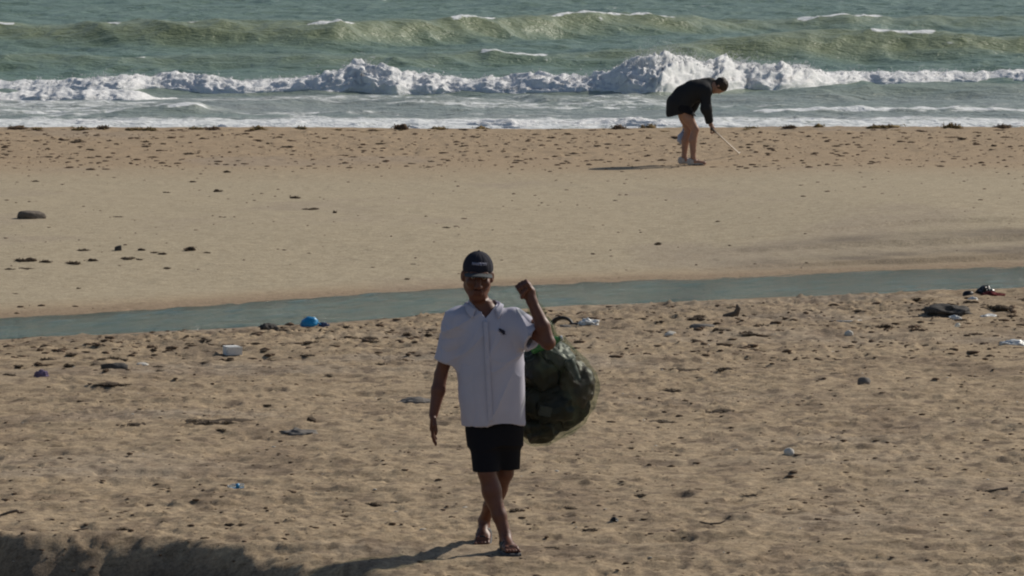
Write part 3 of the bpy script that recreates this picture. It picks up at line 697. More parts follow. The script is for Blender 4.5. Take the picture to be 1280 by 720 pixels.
# shirt
fs = Fld((-.46, -.30, .66), (.36, .24, 1.50), .0045)
SH = [(.60, -.014, 0, .180, .125), (.715, -.016, 0, .181, .128), (.865, -.026, -.004, .190, .135), (1.0, -.034, -.006, .190, .135), (1.137, -.038, -.004, .194, .130), (1.227, -.045, -.002, .196, .125), (1.30, -.058, 0, .184, .108), (1.36, -.068, .003, .135, .088), (1.41, -.074, .006, .085, .072), (1.47, -.078, .006, .066, .066)]
fs.sections(SH, 0, .02)
def sleeve(fd, a, b, ra, rb, cut):
    a = np.array(a, float); b = np.array(b, float); ab = b - a
    m = max(ra, rb) + .06; sl, g = fd.region(np.minimum(a, b) - m, np.maximum(a, b) + m)
    t = np.clip(sum((g[i] - a[i]) * ab[i] for i in range(3)) / (ab @ ab), 0, 1)
    d = np.sqrt(sum((g[i] - a[i] - t * ab[i]) ** 2 for i in range(3))) - (ra + (rb - ra) * t)
    if cut is not None: d = np.maximum(d, (sum((g[i] - a[i]) * ab[i] for i in range(3)) / (ab @ ab) - cut) * np.linalg.norm(ab))
    fd.put(sl, d, .05)
SLV = (((-.222, .0, 1.312), (-.308, .024, 1.02), .078, .070, .80), ((.102, .0, 1.318), (.280, -.125, 1.180), .080, .086, .70))
import copy
full = copy.deepcopy(fs)
for a, b_, ra, rb, c_ in SLV: sleeve(full, a, b_, ra, rb, None)
for a, b_, ra, rb, c_ in SLV: sleeve(fs, a, b_, ra, rb, c_)
gx, gy, gz_ = np.meshgrid(*fs.ax, indexing='ij')
D = np.maximum(fs.D, -(full.D + .010)); D = np.maximum(D, .715 + .012 * np.sin(gx * 14 + 1) - gz_)
nk = np.sqrt(((gx + .078) / .066) ** 2 + ((gy - .0) / .070) ** 2) - 1; neck = np.maximum(nk * .066, 1.385 - gz_ + (gy + .0) * .25)
vv = np.maximum(np.abs(gx + .060) - (gz_ - 1.338) * .85, gy + .0); vv = np.maximum(vv, 1.33 - gz_)
D = np.maximum(D, -neck); D = np.maximum(D, -vv); D = np.maximum(D, gz_ - 1.435); fs.D = D.astype(np.float32)
SHIRT_F = full
def shirt_folds(v):
    zz = v[:, 2]; low = sst(1.30, .85, zz)
    def rg(n_): return 1 - 2 * np.sqrt(np.abs(n_) + 1e-6)
    r = .015 * low * ridged(v * np.array((9, 9, 2.2)), (.10, 0, 1), (1, 0, .0), 500, .7)
    r += .0075 * rg(ridged(v * 10, (.45, 0, 1), (1, 0, -.4), 510, .25)) * (.35 + .65 * low)
    r += .0065 * rg(ridged(v * 9, (1, 0, .7), (-.6, 0, 1), 520, .3)) * sst(.95, 1.2, zz)
    r += .006 * rg(ridged(v * 14, (1, .2, -.5), (.4, 0, 1), 525, .3)) * np.exp(-((v[:, 0] + .27) / .09) ** 2)
    r += .009 * rg(ridged(v * 15, (.5, 0, -1), (1, 0, .5), 530, .3)) * np.exp(-((v[:, 0] - .18) / .09) ** 2) * sst(1.1, 1.25, zz)
    return 1.35 * r - .001
shirt = fld_obj('shirt', fs, M_SHIRT, man, shirt_folds)
# placket, collar, emblem lie on the shirt
def strip(name, P, off, thick, material, parent, fieldp=full):
    """P: (n,m,3) grid of points laid onto the cloth"""
    n_, m_ = P.shape[:2]; q = fieldp.project(P.reshape(-1, 3), off).reshape(n_, m_, 3)
    return shell_grid(name, q, thick, material, parent)
def shell_grid(name, q, thick, material, parent):
    n_, m_ = q.shape[:2]
    du = np.gradient(q, axis=0); dv = np.gradient(q, axis=1); nr = np.cross(du, dv); nr /= np.linalg.norm(nr, axis=-1)[..., None] + 1e-9
    if (nr * (q - np.array((-.07, .02, 1.3)))).sum(-1).mean() < 0: nr = -nr
    V = np.concatenate([q.reshape(-1, 3), (q + nr * thick).reshape(-1, 3)]); k = n_ * m_
    fcs = [(i * m_ + j, i * m_ + j + 1, (i + 1) * m_ + j + 1, (i + 1) * m_ + j) for i in range(n_ - 1) for j in range(m_ - 1)]
    fcs = fcs + [tuple(x + k for x in reversed(p)) for p in fcs]
    rim = [i * m_ for i in range(n_)] + [(n_ - 1) * m_ + j for j in range(1, m_)] + [i * m_ + m_ - 1 for i in range(n_ - 2, -1, -1)] + [j for j in range(m_ - 2, 0, -1)]
    fcs += [(rim[i], rim[(i + 1) % len(rim)], rim[(i + 1) % len(rim)] + k, rim[i] + k) for i in range(len(rim))]
    return mesh_obj(name, V, fcs, material, parent)
zs = np.linspace(1.335, .745, 60); P = np.stack([np.stack([np.full(60, -.060) + (1.335 - zs) * .05 + o_, np.full(60, -.14), zs], -1) for o_ in np.linspace(-.014, .014, 5)], 1)
pl = strip('placket', P, .007, .003, M_SHIRT, shirt)
for zb in (1.29, 1.20, 1.11, 1.02, .93, .84):
    p = full.project(np.array([[-.060 + (1.335 - zb) * .05, -.14, zb]]), .011)[0]; v, f = ICO[2]; mesh_obj('button', p + v * np.array((.0055, .002, .0055)), f, M_SHIRT, shirt)
for sx in (-1, 1):
    th = np.linspace(0, 1, 22); rows = []
    for k in np.linspace(0, 1, 7):
        an = math.pi / 2 - sx * (-1) * 0 + 0
        ang = math.radians(90) - sx * th * math.radians(142)
        rin = .066 + .010 * th ** 2; rad = rin + k * (.022 + .016 * th ** 2)
        z_ = 1.426 - .050 * th ** 1.6 - k * (.020 + .028 * th ** 2) + .012 * np.sin(k * math.pi)
        cxx = -.078 + .018 * th ** 2
        rows.append(np.stack([cxx + np.cos(ang) * rad, .004 + np.sin(ang) * rad * 1.02, z_], -1))
    q = np.stack(rows, 1); q = full.project(q.reshape(-1, 3), .009, 5, None, True).reshape(q.shape)
    shell_grid('collar', q, .003, M_SHIRT, shirt)
# small dark leaping-animal emblem on the chest: head and arched body with tail
em = [(-.020, .012), (-.016, .019), (-.008, .018), (-.002, .012), (.008, .008), (.014, .000), (.013, -.010), (.020, -.018), (.011, -.016), (.004, -.021), (.005, -.013), (-.004, -.006), (-.010, .001), (-.018, -.003), (-.012, .006)]
base = full.project(np.array([[.040 + x_ * 1.05, -.14, 1.268 + z_ * 1.05] for x_, z_ in em]), .0085)
me_v = np.concatenate([base, base + np.array((0, -.003, 0))]); k = len(em)
mesh_obj('emblem', me_v, [tuple(range(k)), tuple(range(2 * k - 1, k - 1, -1))] + [(i, (i + 1) % k, (i + 1) % k + k, i + k) for i in range(k)], M_EMB, shirt, False)
# shorts
fh_ = Fld((-.26, -.30, .40), (.26, .24, 1.0), .0045)
fh_.sections([(.60, -.005, 0, .150, .11), (.69, -.012, .0, .155, .102), (.74, -.014, .0, .142, .090), (.98, -.01, 0, .135, .085)], 0, .02)
fh_.D[fh_.D > 8] = 9
for a, b_, ra, rb in (((-.074, -.005, .70), (-.048, -.10, .38), .085, .074), ((.066, 0, .70), (.064, .035, .38), .082, .070)):
    sleeve(fh_, a, b_, ra, rb, None)
gx, gy, gz_ = np.meshgrid(*fh_.ax, indexing='ij'); D = fh_.D
sec_cut = D
D = np.maximum(D, -(D + .009)); D = np.maximum(D, .452 + .03 * (gx * 0) - gz_); D = np.maximum(D, gz_ - .96); fh_.D = D.astype(np.float32)
fld_obj('shorts', fh_, M_BLACK, man, lambda v: .006 * ridged(v * 12, (.15, 0, 1), (1, 0, 0), 540, .3) * sst(.8, .6, v[:, 2]))
# sandals
for (R, q), an, nm in ((RF, ran, 'r'), (LF, lan, 'l')):
    root = empty('sandal', (0, 0, 0)); root.parent = man
    lift = 0 if nm == 'r' else 1
    e = Fld(np.array(an) - .28, np.array(an) + .28, .004)
    ys = np.linspace(.065, -.195, 14)
    for i, y_ in enumerate(ys):
        wd = .034 + .014 * math.sin(min(1, i / 9) * math.pi / 2) - (.020 if i in (0, 13) else 0)
        e.rbox(q(0, y_, -.088 - .0 * lift), (wd, .016, .012), .006, R, .012)
    fld_obj('sole', e, M_SOLE, root)
    for y0, y1, hgt in ((-.030, -.072, .074), (-.078, -.150, .047)):
        th = np.linspace(0, math.pi, 15); G_ = np.stack([np.stack([q(math.cos(a_) * (.050 if y0 < -.1 else .045), y_, -.082 + math.sin(a_) ** .8 * hgt) for a_ in th]) for y_ in np.linspace(y0, y1, 4)], 1)
        o = shell_grid('strap', G_, .005, M_STRAP, root)
    if nm == 'r':
        th = np.linspace(0, math.pi, 13); G_ = np.stack([np.stack([q(math.cos(a_) * .040, -.035 + .085 * math.sin(a_), -.060 + .03 * math.sin(a_) + z_) for a_ in th]) for z_ in (0, .012, .022)], 1); shell_grid('strap', G_, .004, M_STRAP, root)

# ------------------------------------------------------------------ the sack and what is in it
bagp = (man.location.x, man.location.y, man.location.z)
m, t, b = mat('green_film'); tc = N(t, 'ShaderNodeTexCoord').outputs['Object']
n = noise(t, 14, 6, .65, tc, .8); n2 = noise(t, 55, 3, .6, tc)
b.inputs['Base Color'].default_value = (.085, .105, .075, 1); b.inputs['Roughness'].default_value = .14; b.inputs['Specular IOR Level'].default_value = .5
bump(t, b, n.outputs[0], 1.0, .05)
tr = N(t, 'ShaderNodeBsdfTransparent'); tr.inputs[0].default_value = (.88, .91, .86, 1); tl = N(t, 'ShaderNodeBsdfTranslucent'); tl.inputs[0].default_value = (.17, .21, .14, 1)
m1 = N(t, 'ShaderNodeMixShader'); m1.inputs[0].default_value = .35; L(t, b.outputs[0], m1.inputs[1]); L(t, tl.outputs[0], m1.inputs[2])
m2 = N(t, 'ShaderNodeMixShader'); L(t, ramp(t, n.outputs[0], (.3, .76), (.7, .93)), m2.inputs[0]); L(t, m1.outputs[0], m2.inputs[1]); L(t, tr.outputs[0], m2.inputs[2])
L(t, m2.outputs[0], t.nodes['Material Output'].inputs[0]); M_FILM = m
BY = .30
def bag_tab(g=0):
    rows = ((428, 650, 706), (440, 648, 719), (455, 646, 733), (475, 645, 747), (495, 645, 752), (515, 646, 749), (535, 648, 737), (550, 652, 719), (560, 660, 694), (564, 668, 682))
    out = []
    for y_, a_, b_ in rows:
        z_ = (690 - y_) / 220; xa, xb = (a_ - 620) / 220, (b_ - 620) / 220; rx = (xb - xa) / 2
        out.append((z_, (xa + xb) / 2, BY, rx - g, min(.19, rx * .88) - g))
    return out
sk = Fld((.0, -.16, .50), (.68, .58, 1.60), .006)
sk.sections(bag_tab(), 0, .04)
sk.chain([(.27, .25, 1.15), (.255, .20, 1.25), (.235, .10, 1.36), (.205, -.03, 1.465), (.178, -.125, 1.512)], [.085, .055, .036, .024, .018], .05)
sk.chain([(.178, -.125, 1.512), (.150, -.140, 1.505)], [.018, .016], .01)
def bagf(v):
    top = sst(1.0, 1.2, v[:, 2])
    r = .022 * vn3(v[:, 0] * 8, v[:, 1] * 8, v[:, 2] * 7, 600) + .012 * (1 - 2 * np.abs(vn3(v[:, 0] * 17, v[:, 1] * 17, v[:, 2] * 11, 610)))
    a_ = np.arctan2(v[:, 1] - .22, v[:, 0] - .27); r2 = .014 * np.sin(a_ * 9 + 2 * v[:, 2]) * top
    return r * (1 - .6 * top) * sst(1.45, 1.2, v[:, 2]) + r2 * sst(1.42, 1.25, v[:, 2])
sack = fld_obj('sack', sk, M_FILM, None, bagf); sack.location = bagp
tag(sack, 'bulging see-through green sack of rubbish slung behind the walking person', 'sack')
def placed(o, loc, rotm=None):
    o.location = (bagp[0] + loc[0], bagp[1] + loc[1], bagp[2] + loc[2])
    if rotm is not None: o.rotation_euler = rotm
    return o
M_BLKPL = speckled('black_plastic', (.007, .007, .008), (.014, .015, .017), 20, .3, .006); M_GRNPL = speckled('green_bottle_plastic', (.02, .16, .045), (.035, .22, .06), 10, .15, .002)
M_GREYPL = speckled('grey_plastic', (.05, .058, .06), (.085, .095, .098), 14, .5, .003); M_BRNPL = speckled('brown_plastic', (.03, .02, .017), (.055, .036, .028), 14, .5, .003); M_TARP = speckled('muddy_grey_tarpaulin', (.018, .018, .016), (.04, .04, .035), 14, .5, .006); M_WHTPL = speckled('white_plastic', (.60, .62, .64), (.74, .75, .76), 14, .4, .002)
def crumple(name, size, loc, seed, material, label, cat, r=(0, 0, 0), amp=.34):
    v, f = icos(5); a, b_, c_ = v.T; d = np.ones(len(v))
    for k_, (fr, am) in enumerate(((1.2, .34), (2.4, .15), (5.0, .035))): d += am * (.55 - np.abs(vn3(a * fr + seed, b_ * fr, c_ * fr, seed + k_)) * 1.6) * amp / .3
    v = v * d[:, None] * np.array(size) / 2
    o = mesh_obj(name, v, f, material); placed(o, loc, r); return tag(o, label, cat)
crumple('bin_liner', (.30, .25, .24), (.250, BY - .01, .985), 11, M_BLKPL, 'knotted black bin liner in the top of the green sack', 'bin liner', (0, .2, 0), .2)
crumple('bin_liner', (.34, .30, .26), (.365, BY, .785), 12, M_BLKPL, 'flattened black bin liner at the bottom of the green sack', 'bin liner', (0, -.3, 0), .2)
crumple('rag', (.20, .25, .30), (.465, BY - .01, .91), 13, M_BRNPL, 'dirty brown rag pressed against the outer side of the green sack', 'rag', (0, .1, 0), .2)
crumple('tarpaulin_scrap', (.18, .24, .24), (.215, BY - .01, .80), 16, M_TARP, 'crumpled grey tarpaulin scrap beside the person inside the green sack', 'tarpaulin', (0, 0, 0), .2)
crumple('net_scrap', (.24, .22, .16), (.265, BY - .01, .660), 17, M_TARP, 'muddy grey net scrap sagging at the lowest tip of the green sack', 'net', (0, -.3, 0), .2)
crumple('cloth_scrap', (.22, .20, .17), (.345, BY + .02, 1.075), 18, M_GREYPL, 'dull grey cloth scrap under the neck of the green sack', 'cloth', (0, .4, 0), .2)
def bottle_mesh(L_=.22, r=.032, crush=0.0, seed=1):
    mb = MB(); prof = [(.004, 0), (r * .85, .0), (r, .01), (r, L_ * .2), (r * .93, L_ * .23), (r, L_ * .27), (r, L_ * .5), (r * .93, L_ * .53), (r, L_ * .57), (r * .98, L_ * .66), (r * .6, L_ * .82), (r * .36, L_ * .90), (r * .36, L_ * .93)]
    mb.lathe(prof, 18); v = np.concatenate(mb.v)
    if crush: 
        k = 1 - crush * (.5 + .5 * vn(v[:, 2] * 25, v[:, 0] * 10, seed)) * sst(0, .03, v[:, 2]) * sst(L_ * .8, L_ * .6, v[:, 2]); v[:, 0] *= k
    return v, mb.f
def bottle(loc, rotm, material, capm, label, L_=.22, r=.032, crush=.3, seed=1, world=False, bandm=None):
    root = empty('bottle', (0, 0, 0)); v, f = bottle_mesh(L_, r, crush, seed); mesh_obj('bottle_body', v, f, material, root)
    mb = MB(); mb.lathe([(.003, L_ * .925), (r * .44, L_ * .925), (r * .44, L_ * .995), (r * .3, L_)], 14); mb.build('bottle_cap', capm, root)
    if bandm: mb = MB(); mb.lathe([(r * .9, L_ * .29), (r * 1.02, L_ * .29), (r * 1.02, L_ * .49), (r * .9, L_ * .49)], 18); mb.build('paper_band', bandm, root)
    if world: root.location = loc; root.rotation_euler = rotm
    else: placed(root, loc, rotm)
    return tag(root, label, 'bottle')
bottle((.20, BY - .08, 1.13), (0, 1.25, .2), M_GRNPL, M_WHTPL, 'bright green plastic bottle lying at the top of the green sack', .20, .036, .15)
bottle((.42, BY - .09, 1.07), (0, 2.75, 0), M_GREYPL, M_BLKPL, 'dull grey plastic bottle upside down in the green sack', .20, .034, .25, 4)
o = mesh_obj('carton', *(lambda mb: (mb.box((0, 0, 0), (.07, .045, .055)), (np.concatenate(mb.v), mb.f))[1])(MB()), M_GREYPL, None, False); placed(o, (.285, BY - .135, .775), (.1, .2, .15)); tag(o, 'small grey carton low down in the green sack', 'carton')

# ------------------------------------------------------------------ the bending beachcomber (local frame: faces +X)
wp = pix(865, 206); WOM = Vector((wp.x, wp.y, gz(wp.x, wp.y)))
wom = empty('person', WOM); tag(wom, 'person in black hooded top bending over the sandbar with a litter stick', 'person')
SW = ppm(wp.y)
def wj(px_, py_, y_=0.0): return ((px_ - 865) / SW, y_, (206 - py_) / SW)
fw = Fld((-.40, -.28, -.02), (.60, .30, 1.25), .007)
hipR, hipL = wj(850, 133, -.085), wj(851, 132, .085)
knR, knL = wj(868.5, 161, -.10), wj(861, 163, .09)
anR, anL = wj(866, 196, -.11), wj(855.5, 195.5, .10)
chest = wj(878, 109); neck = wj(890, 106); head = wj(899, 107)
fw.chain([wj(850, 128), wj(858, 118), wj(870, 112), wj(880, 110)], [.12, .115, .12, .115], .05); fw.cone(hipR, hipL, .095, .095, .04)
for hp_, kn_, an_ in ((hipR, knR, anR), (hipL, knL, anL)):
    hp_, kn_, an_ = map(np.array, (hp_, kn_, an_)); fw.chain([hp_, hp_ * .5 + kn_ * .5 + np.array((.005, 0, 0)), kn_], [.088, .073, .05], .03)
    mid = kn_ * .62 + an_ * .38 + np.array((-.02, 0, 0)); fw.chain([kn_, mid, an_], [.050, .052, .033], .02)
    fw.chain([an_, an_ + np.array((.02, 0, -.06)), an_ + np.array((.15, 0, -.075))], [.033, .035, .025], .02)
fw.cone(chest, neck, .06, .05, .04); fw.cone(neck, head, .048, .05, .03)
WHR = rot(0, 78, 0)         # head looks down to the sand
hd = np.array(head)
def wh(x, y, z): return hd + WHR @ np.array((x, y, z))
fw.ell(wh(0, 0, .02), (.092, .074, .088), WHR, .02); fw.ell(wh(.028, 0, -.045), (.062, .055, .065), WHR, .03); fw.ell(wh(.085, 0, -.02), (.018, .011, .018), WHR, .012); fw.ell(wh(.062, 0, -.090), (.025, .026, .022), WHR, .02)
for sy in (-1, 1): fw.ell(wh(-.005, sy * .074, -.01), (.016, .008, .026), WHR, .005); fw.ell(wh(.088, sy * .030, .006), (.012, .014, .010), WHR, .008, 's')
fw.cone(wh(.078, -.02, -.062), wh(.078, .02, -.062), .008, .008, .006)
shR, shL = wj(881, 112, -.15), wj(879, 110, .15); elR, wrR = wj(882, 135, -.17), wj(888, 155, -.10)
fw.chain([shR, elR, wrR], [.048, .040, .027], .03)
elL, wrL = wj(866, 134, .22), wj(857, 153, .20); fw.chain([shL, elL, wrL], [.048, .038, .027], .03)
def small_hand(wr, d, curl):
    wr = np.array(wr); d = np.array(d, float); d /= np.linalg.norm(d); s_ = np.array((0, 1.0, 0)); c_ = np.cross(d, s_)
    fw.cone(wr, wr + d * .055, .026, .030, .015)
    for i in range(4):
        o_ = s_ * (-.03 + .02 * i); p0 = wr + d * .075 + o_; p1 = p0 + d * .030 + c_ * curl * .012; p2 = p1 + d * .006 + c_ * curl * .030; p3 = p2 - d * .020 + c_ * curl * .008
        fw.chain([p0, p1, p2, p3], [.0105, .010, .0095, .009], .004)
    fw.chain([wr + d * .03 - s_ * .025, wr + d * .055 - s_ * .03 + c_ * curl * .03, wr + d * .08 - s_ * .01 + c_ * curl * .038], [.013, .011, .010], .006)
small_hand(wrR, (.55, 0, -1), -1); small_hand(wrL, (-.2, 0, -1), 1)
fld_obj('body', fw, M_SKIN2, wom)
e = Fld(hd - .22, hd + .22, .006); e.ell(wh(-.012, 0, .026), (.100, .083, .096), WHR, 0); e.ell(wh(.092, 0, -.050), (.070, .12, .080), WHR, .01, 's'); e.ell(wh(-.02, 0, -.13), (.14, .14, .085), WHR, .01, 's')
e.ell(hd + np.array((-.105, 0, .072)), (.05, .042, .036), None, .015); e.cone(hd + np.array((-.10, 0, .07)), hd + np.array((-.155, .01, .060)), .03, .014, .01)
fld_obj('hair', e, M_HAIR, wom, lambda v: .006 * vn3(v[:, 0] * 40, v[:, 1] * 40, v[:, 2] * 40, 700))
# hooded top
fj = Fld((-.42, -.34, .50), (.45, .34, 1.30), .007)
TR = [wj(846, 140), wj(848, 130), wj(855, 120), wj(867, 113), wj(879, 111.5)]; fj.chain(TR, [.150, .152, .140, .135, .125], .06)
for y_ in (-.06, .06):
    fj.chain([tuple(np.add(p, (0, y_, 0))) for p in TR], [.125, .132, .120, .118, .11], .06)
fj.cone(shR, shL, .075, .075, .06); fullj = copy.deepcopy(fj)
gx, gy, gz_ = np.meshgrid(*fj.ax, indexing='ij')
hem = -((gx - wj(846, 143)[0]) * -.25 + (gz_ - wj(846, 143)[2])); fj.D = np.maximum(fj.D, hem).astype(np.float32)    # hem line, tipped up to the front
def arms(fd, cut):
    for s_, e_, w_ in ((shR, elR, wrR), (shL, elL, wrL)): fd.chain([s_, e_], [.075, .066], .05); sleeve(fd, e_, w_, .064, .048, .86 if cut else None)
arms(fj, True); arms(fullj, False)
fj.cone(wj(886, 103), wj(880, 104), .075, .07, .03)       # hood bunched at the nape
D = fj.D
D = np.maximum(D, -(np.minimum(fullj.D, fj.D) + .016) * 1.0); fj.D = D.astype(np.float32)
hood = fld_obj('hooded_top', fj, M_HOOD, wom, lambda v: .014 * ridged(v * 9, (.4, .2, 1), (1, 0, -.4), 710, .35))
fk = Fld((-.36, -.28, .42), (.20, .28, .95), .007)
for y_, hp_, kn_ in ((-.085, hipR, knR), (.085, hipL, knL)): sleeve(fk, hp_, kn_, .118, .105, None)
gx, gy, gz_ = np.meshgrid(*fk.ax, indexing='ij'); D = fk.D; D = np.maximum(D, -(D + .014)); D = np.maximum(D, .665 - gz_ - gx * .3); fk.D = D.astype(np.float32); fld_obj('shorts', fk, M_BLACK, wom)
for an_, yaw in ((anR, 6), (anL, -4)):
    R = rot(0, 0, yaw); a = np.array(an_); e = Fld(a - .26, a + .26, .006)
    def q(x, y, z): return a + R @ np.array((x, y, z))
    e.rbox(q(.045, 0, -.085), (.115, .036, .014), .012, R, .01); e.ell(q(-.04, 0, -.05), (.044, .036, .046), R, .03); e.cone(q(-.01, 0, -.045), q(.095, 0, -.070), .034, .025, .03); e.ell(q(.12, 0, -.070), (.040, .032, .020), R, .02)
    e.cone(q(0, 0, .10), q(-.005, 0, -.012), .030, .036, 0, 's')
    sh = fld_obj('shoe', e, M_SHOE, wom)
    mb = MB()
    for i in range(4): mb.tube([tuple(q(.02 + i * .025, -.028 + .004 * i, -.012 - i * .011)), tuple(q(.02 + i * .025, 0, -.003 - i * .011)), tuple(q(.02 + i * .025, .028 - .004 * i, -.012 - i * .011))], .003, 5)
    mb.build('lace', M_GREYPL, sh)
# stick and small bag
def wv_(p): return Vector(p) + WOM
hR = wv_(np.array(wrR) + np.array((.045, 0, -.085))); tipg = pix(923.5, 193); tip = Vector((tipg.x, tipg.y, gz(tipg.x, tipg.y) + .012))
M_STICK = speckled('pale_stick', (.55, .50, .44), (.68, .63, .56), 30, .6, .001)
st = empty('litter_stick', tip); tag(st, 'long pale litter stick held to the sand by the bending person', 'stick')
d = (hR - tip); mb = MB(); mb.tube([(0, 0, 0), tuple(d * .5), tuple(d * .98)], [.011, .012, .012], 10); mb.build('shaft', M_STICK, st)
mb = MB(); mb.tube([tuple(d * .96), tuple(d * 1.10)], [.017, .017], 10); mb.build('grip', M_STRAP, st)
mb = MB(); dn = d.normalized(); sd = dn.cross(Vector((0, 1, 0))).normalized()
for s_ in (-1, 1): mb.tube([tuple(dn * .03), tuple(sd * s_ * .02 - dn * .01), tuple(sd * s_ * .010 - dn * .02)], [.006, .007, .005], 6)
mb.build('claw', M_STICK, st)
M_BLUEPL = speckled('pale_blue_film', (.28, .35, .52), (.38, .45, .60), 12, .4, .006)
v, f = blob((.15, .13, .17), 31, .22, 2.2, 3, False, .3); v = v - np.array((0, 0, v[:, 2].max()))
lp = wv_(np.array(wrL) + np.array((-.02, .0, -.095)))
pb = empty('plastic_bag', lp); tag(pb, 'pale blue plastic bag hanging behind the knees of the bending person', 'bag')
mesh_obj('bag_body', v + np.array((-.012, 0, -.03)), f, M_BLUEPL, pb); mb = MB(); mb.tube([(-.012, 0, -.05), (-.005, 0, -.02), (0, 0, .012)], [.030, .014, .016], 8); mb.build('bag_neck', M_BLUEPL, pb)

# ------------------------------------------------------------------ things lying on the sand
M_ROCK = speckled('grey_brown_rock', (.11, .09, .072), (.19, .16, .13), 22, .9, .012, .2); M_ROCKD = speckled('dark_rock', (.055, .05, .046), (.11, .10, .09), 22, .9, .01, .2)
M_PALE = speckled('pale_stone', (.55, .51, .44), (.72, .68, .61), 30, .85, .004, .2); M_MUD = speckled('grey_mud', (.13, .12, .11), (.20, .18, .16), 14, .9, .01, .2)
M_WEED = speckled('dry_dark_weed', (.045, .032, .022), (.12, .085, .055), 40, .9, .01, .2); M_WEEDY = speckled('yellow_brown_weed', (.15, .105, .045), (.29, .205, .09), 40, .9, .01, .2); M_WEEDR = speckled('red_brown_weed', (.09, .058, .036), (.19, .125, .08), 40, .9, .01, .2)
M_BLUE = speckled('bright_blue_film', (.010, .19, .42), (.02, .32, .62), 14, .35, .006); M_NAVY = speckled('navy_film', (.03, .04, .10), (.05, .07, .15), 14, .4, .006)
M_FOAMW = speckled('white_polystyrene', (.66, .66, .64), (.8, .8, .78), 60, .9, .002, .2); M_WOOD = speckled('grey_driftwood', (.09, .07, .055), (.19, .15, .12), 35, .9, .006, .2)
M_RED = speckled('dark_red_cloth', (.11, .022, .022), (.17, .035, .035), 30, .9, .006, .1); M_PURP = speckled('faded_purple_cloth', (.13, .10, .17), (.19, .15, .24), 30, .9, .006, .1)
m, t, b = mat('clear_plastic'); b.inputs['Base Color'].default_value = (.75, .85, .92, 1); b.inputs['Roughness'].default_value = .08; b.inputs['Transmission Weight'].default_value = .75; b.inputs['IOR'].default_value = 1.35
n = noise(t, 30, 3, .5, N(t, 'ShaderNodeTexCoord').outputs['Object']); bump(t, b, n.outputs[0], .5, .01); M_CLEAR = m
M_FILMW = speckled('cloudy_film', (.55, .55, .53), (.75, .75, .73), 16, .3, .008)
def gtop(x, y, r=.06):
    a_ = np.linspace(0, 6.28, 9)[:-1]; h_ = ground_h(np.concatenate([[x], x + r * np.cos(a_)]), np.concatenate([[y], y + r * np.sin(a_)])); return float(np.percentile(h_, 60))
def on_sand(o, px_, py_, sink=.006, rz=None):
    p = pix(px_, py_); o.location = (p.x, p.y, gtop(p.x, p.y) - sink)
    if rz is not None: o.rotation_euler.z = rz
    return o, p
def wpx(px_, py_): return 1.0 / ppm(pix(px_, py_).y)        # metres per photo pixel there
def stone(name, px_, py_, w_, h_, material, label, cat, seed, amp=.22, facet=.8, dep=.8, rz=0, sink=.008, tilt=0):
    k = wpx(px_, py_); v, f = blob((w_ * k, w_ * k * dep, h_ * k * 1.35), seed, amp, 1.5, 3, True, facet, .62 if facet >= .7 else 1.0)
    if amp >= .3:
        v, f = icos(4); a_, b_, c_ = v.T; q_ = np.ones(len(v))
        for i_, (fr, am) in enumerate(((1.2, .45), (2.7, .32), (5.5, .16))): q_ += am * (.5 - 1.5 * np.abs(vn3(a_ * fr + seed, b_ * fr, c_ * fr, seed + i_)))
        v = v * q_[:, None] * np.array((w_, w_ * dep, h_ * 1.6)) * k / 2; v[:, 2] = np.maximum(v[:, 2], -h_ * k * .3); v[:, 2] -= v[:, 2].min()
    o = mesh_obj(name, v, f, material, None, True); on_sand(o, px_, py_, sink, rz); o.rotation_euler.y = tilt; return tag(o, label, cat)
stone('rock', 41, 273, 37, 12, M_ROCK, 'angular grey brown rock alone on the smooth sandbar', 'rock', 3, .16, .9, .8)
stone('rock', 147, 313, 10, 8, M_ROCKD, 'small upright dark stone among the weed clumps on the sandbar', 'stone', 4, .2, .7)
stone('rock', 1080, 481, 18, 12, M_MUD, 'rounded grey stone alone on the rough sand', 'stone', 5, .16, .5)
stone('rock', 838, 419, 15, 8, M_PALE, 'pale triangular stone near the creek bank', 'stone', 6, .2, .95)
stone('rock', 1061, 419, 11, 7, M_PALE, 'small white rounded stone below the white plank', 'stone', 7, .15, .4)
stone('shell', 986, 571, 14, 10, M_PALE, 'cream coloured shell lump on bare rough sand', 'shell', 8, .15, .5)
stone('rock', 178, 455, 15, 4, M_PALE, 'flat white stone beside a dark rock', 'stone', 9, .15, .5)
stone('rock', 143, 460, 36, 13, M_ROCKD, 'low dark rock half buried by a flat white stone', 'rock', 10, .2, .7, .8, 0, .02)
stone('rock', 390, 529, 13, 8, M_WEED, 'dark brown square lump behind a low grey mud mound', 'stone', 14, .12, 1.0)
stone('mud_mound', 374, 541, 44, 8, M_MUD, 'low grey mud mound with a dark lump behind it', 'mound', 15, .32, .4, .9, 0, .02)
stone('mud_mound', 519, 503, 40, 9, M_MUD, 'low grey mud mound beside the hanging hand of the walking person', 'mound', 16, .32, .4, .9, 0, .02)
stone('mud_mound', 1184, 392, 56, 12, M_ROCKD, 'dark grey weed covered mound on the creek bank', 'mound', 17, .32, .3, .9, 0, .02)
stone('stone_slab', 879, 411, 34, 6, M_MUD, 'long flat grey slab among the weed on the creek bank', 'slab', 18, .14, .8, .5, .1)
stone('rock', 706, 407, 17, 6, M_MUD, 'grey stone under the black rubber arch', 'stone', 19, .15, .6)
stone('mud_mound', 1100, 467, 20, 3, M_ROCKD, 'dark flat patch of mud behind the rounded grey stone', 'mound', 20, .2, .3, 1, 0, .012)
stone('cloth', 51, 471, 15, 9, M_PURP, 'faded purple cloth scrap crumpled on the rough sand', 'cloth', 21, .45, .4, .7, 0, .005, .2)
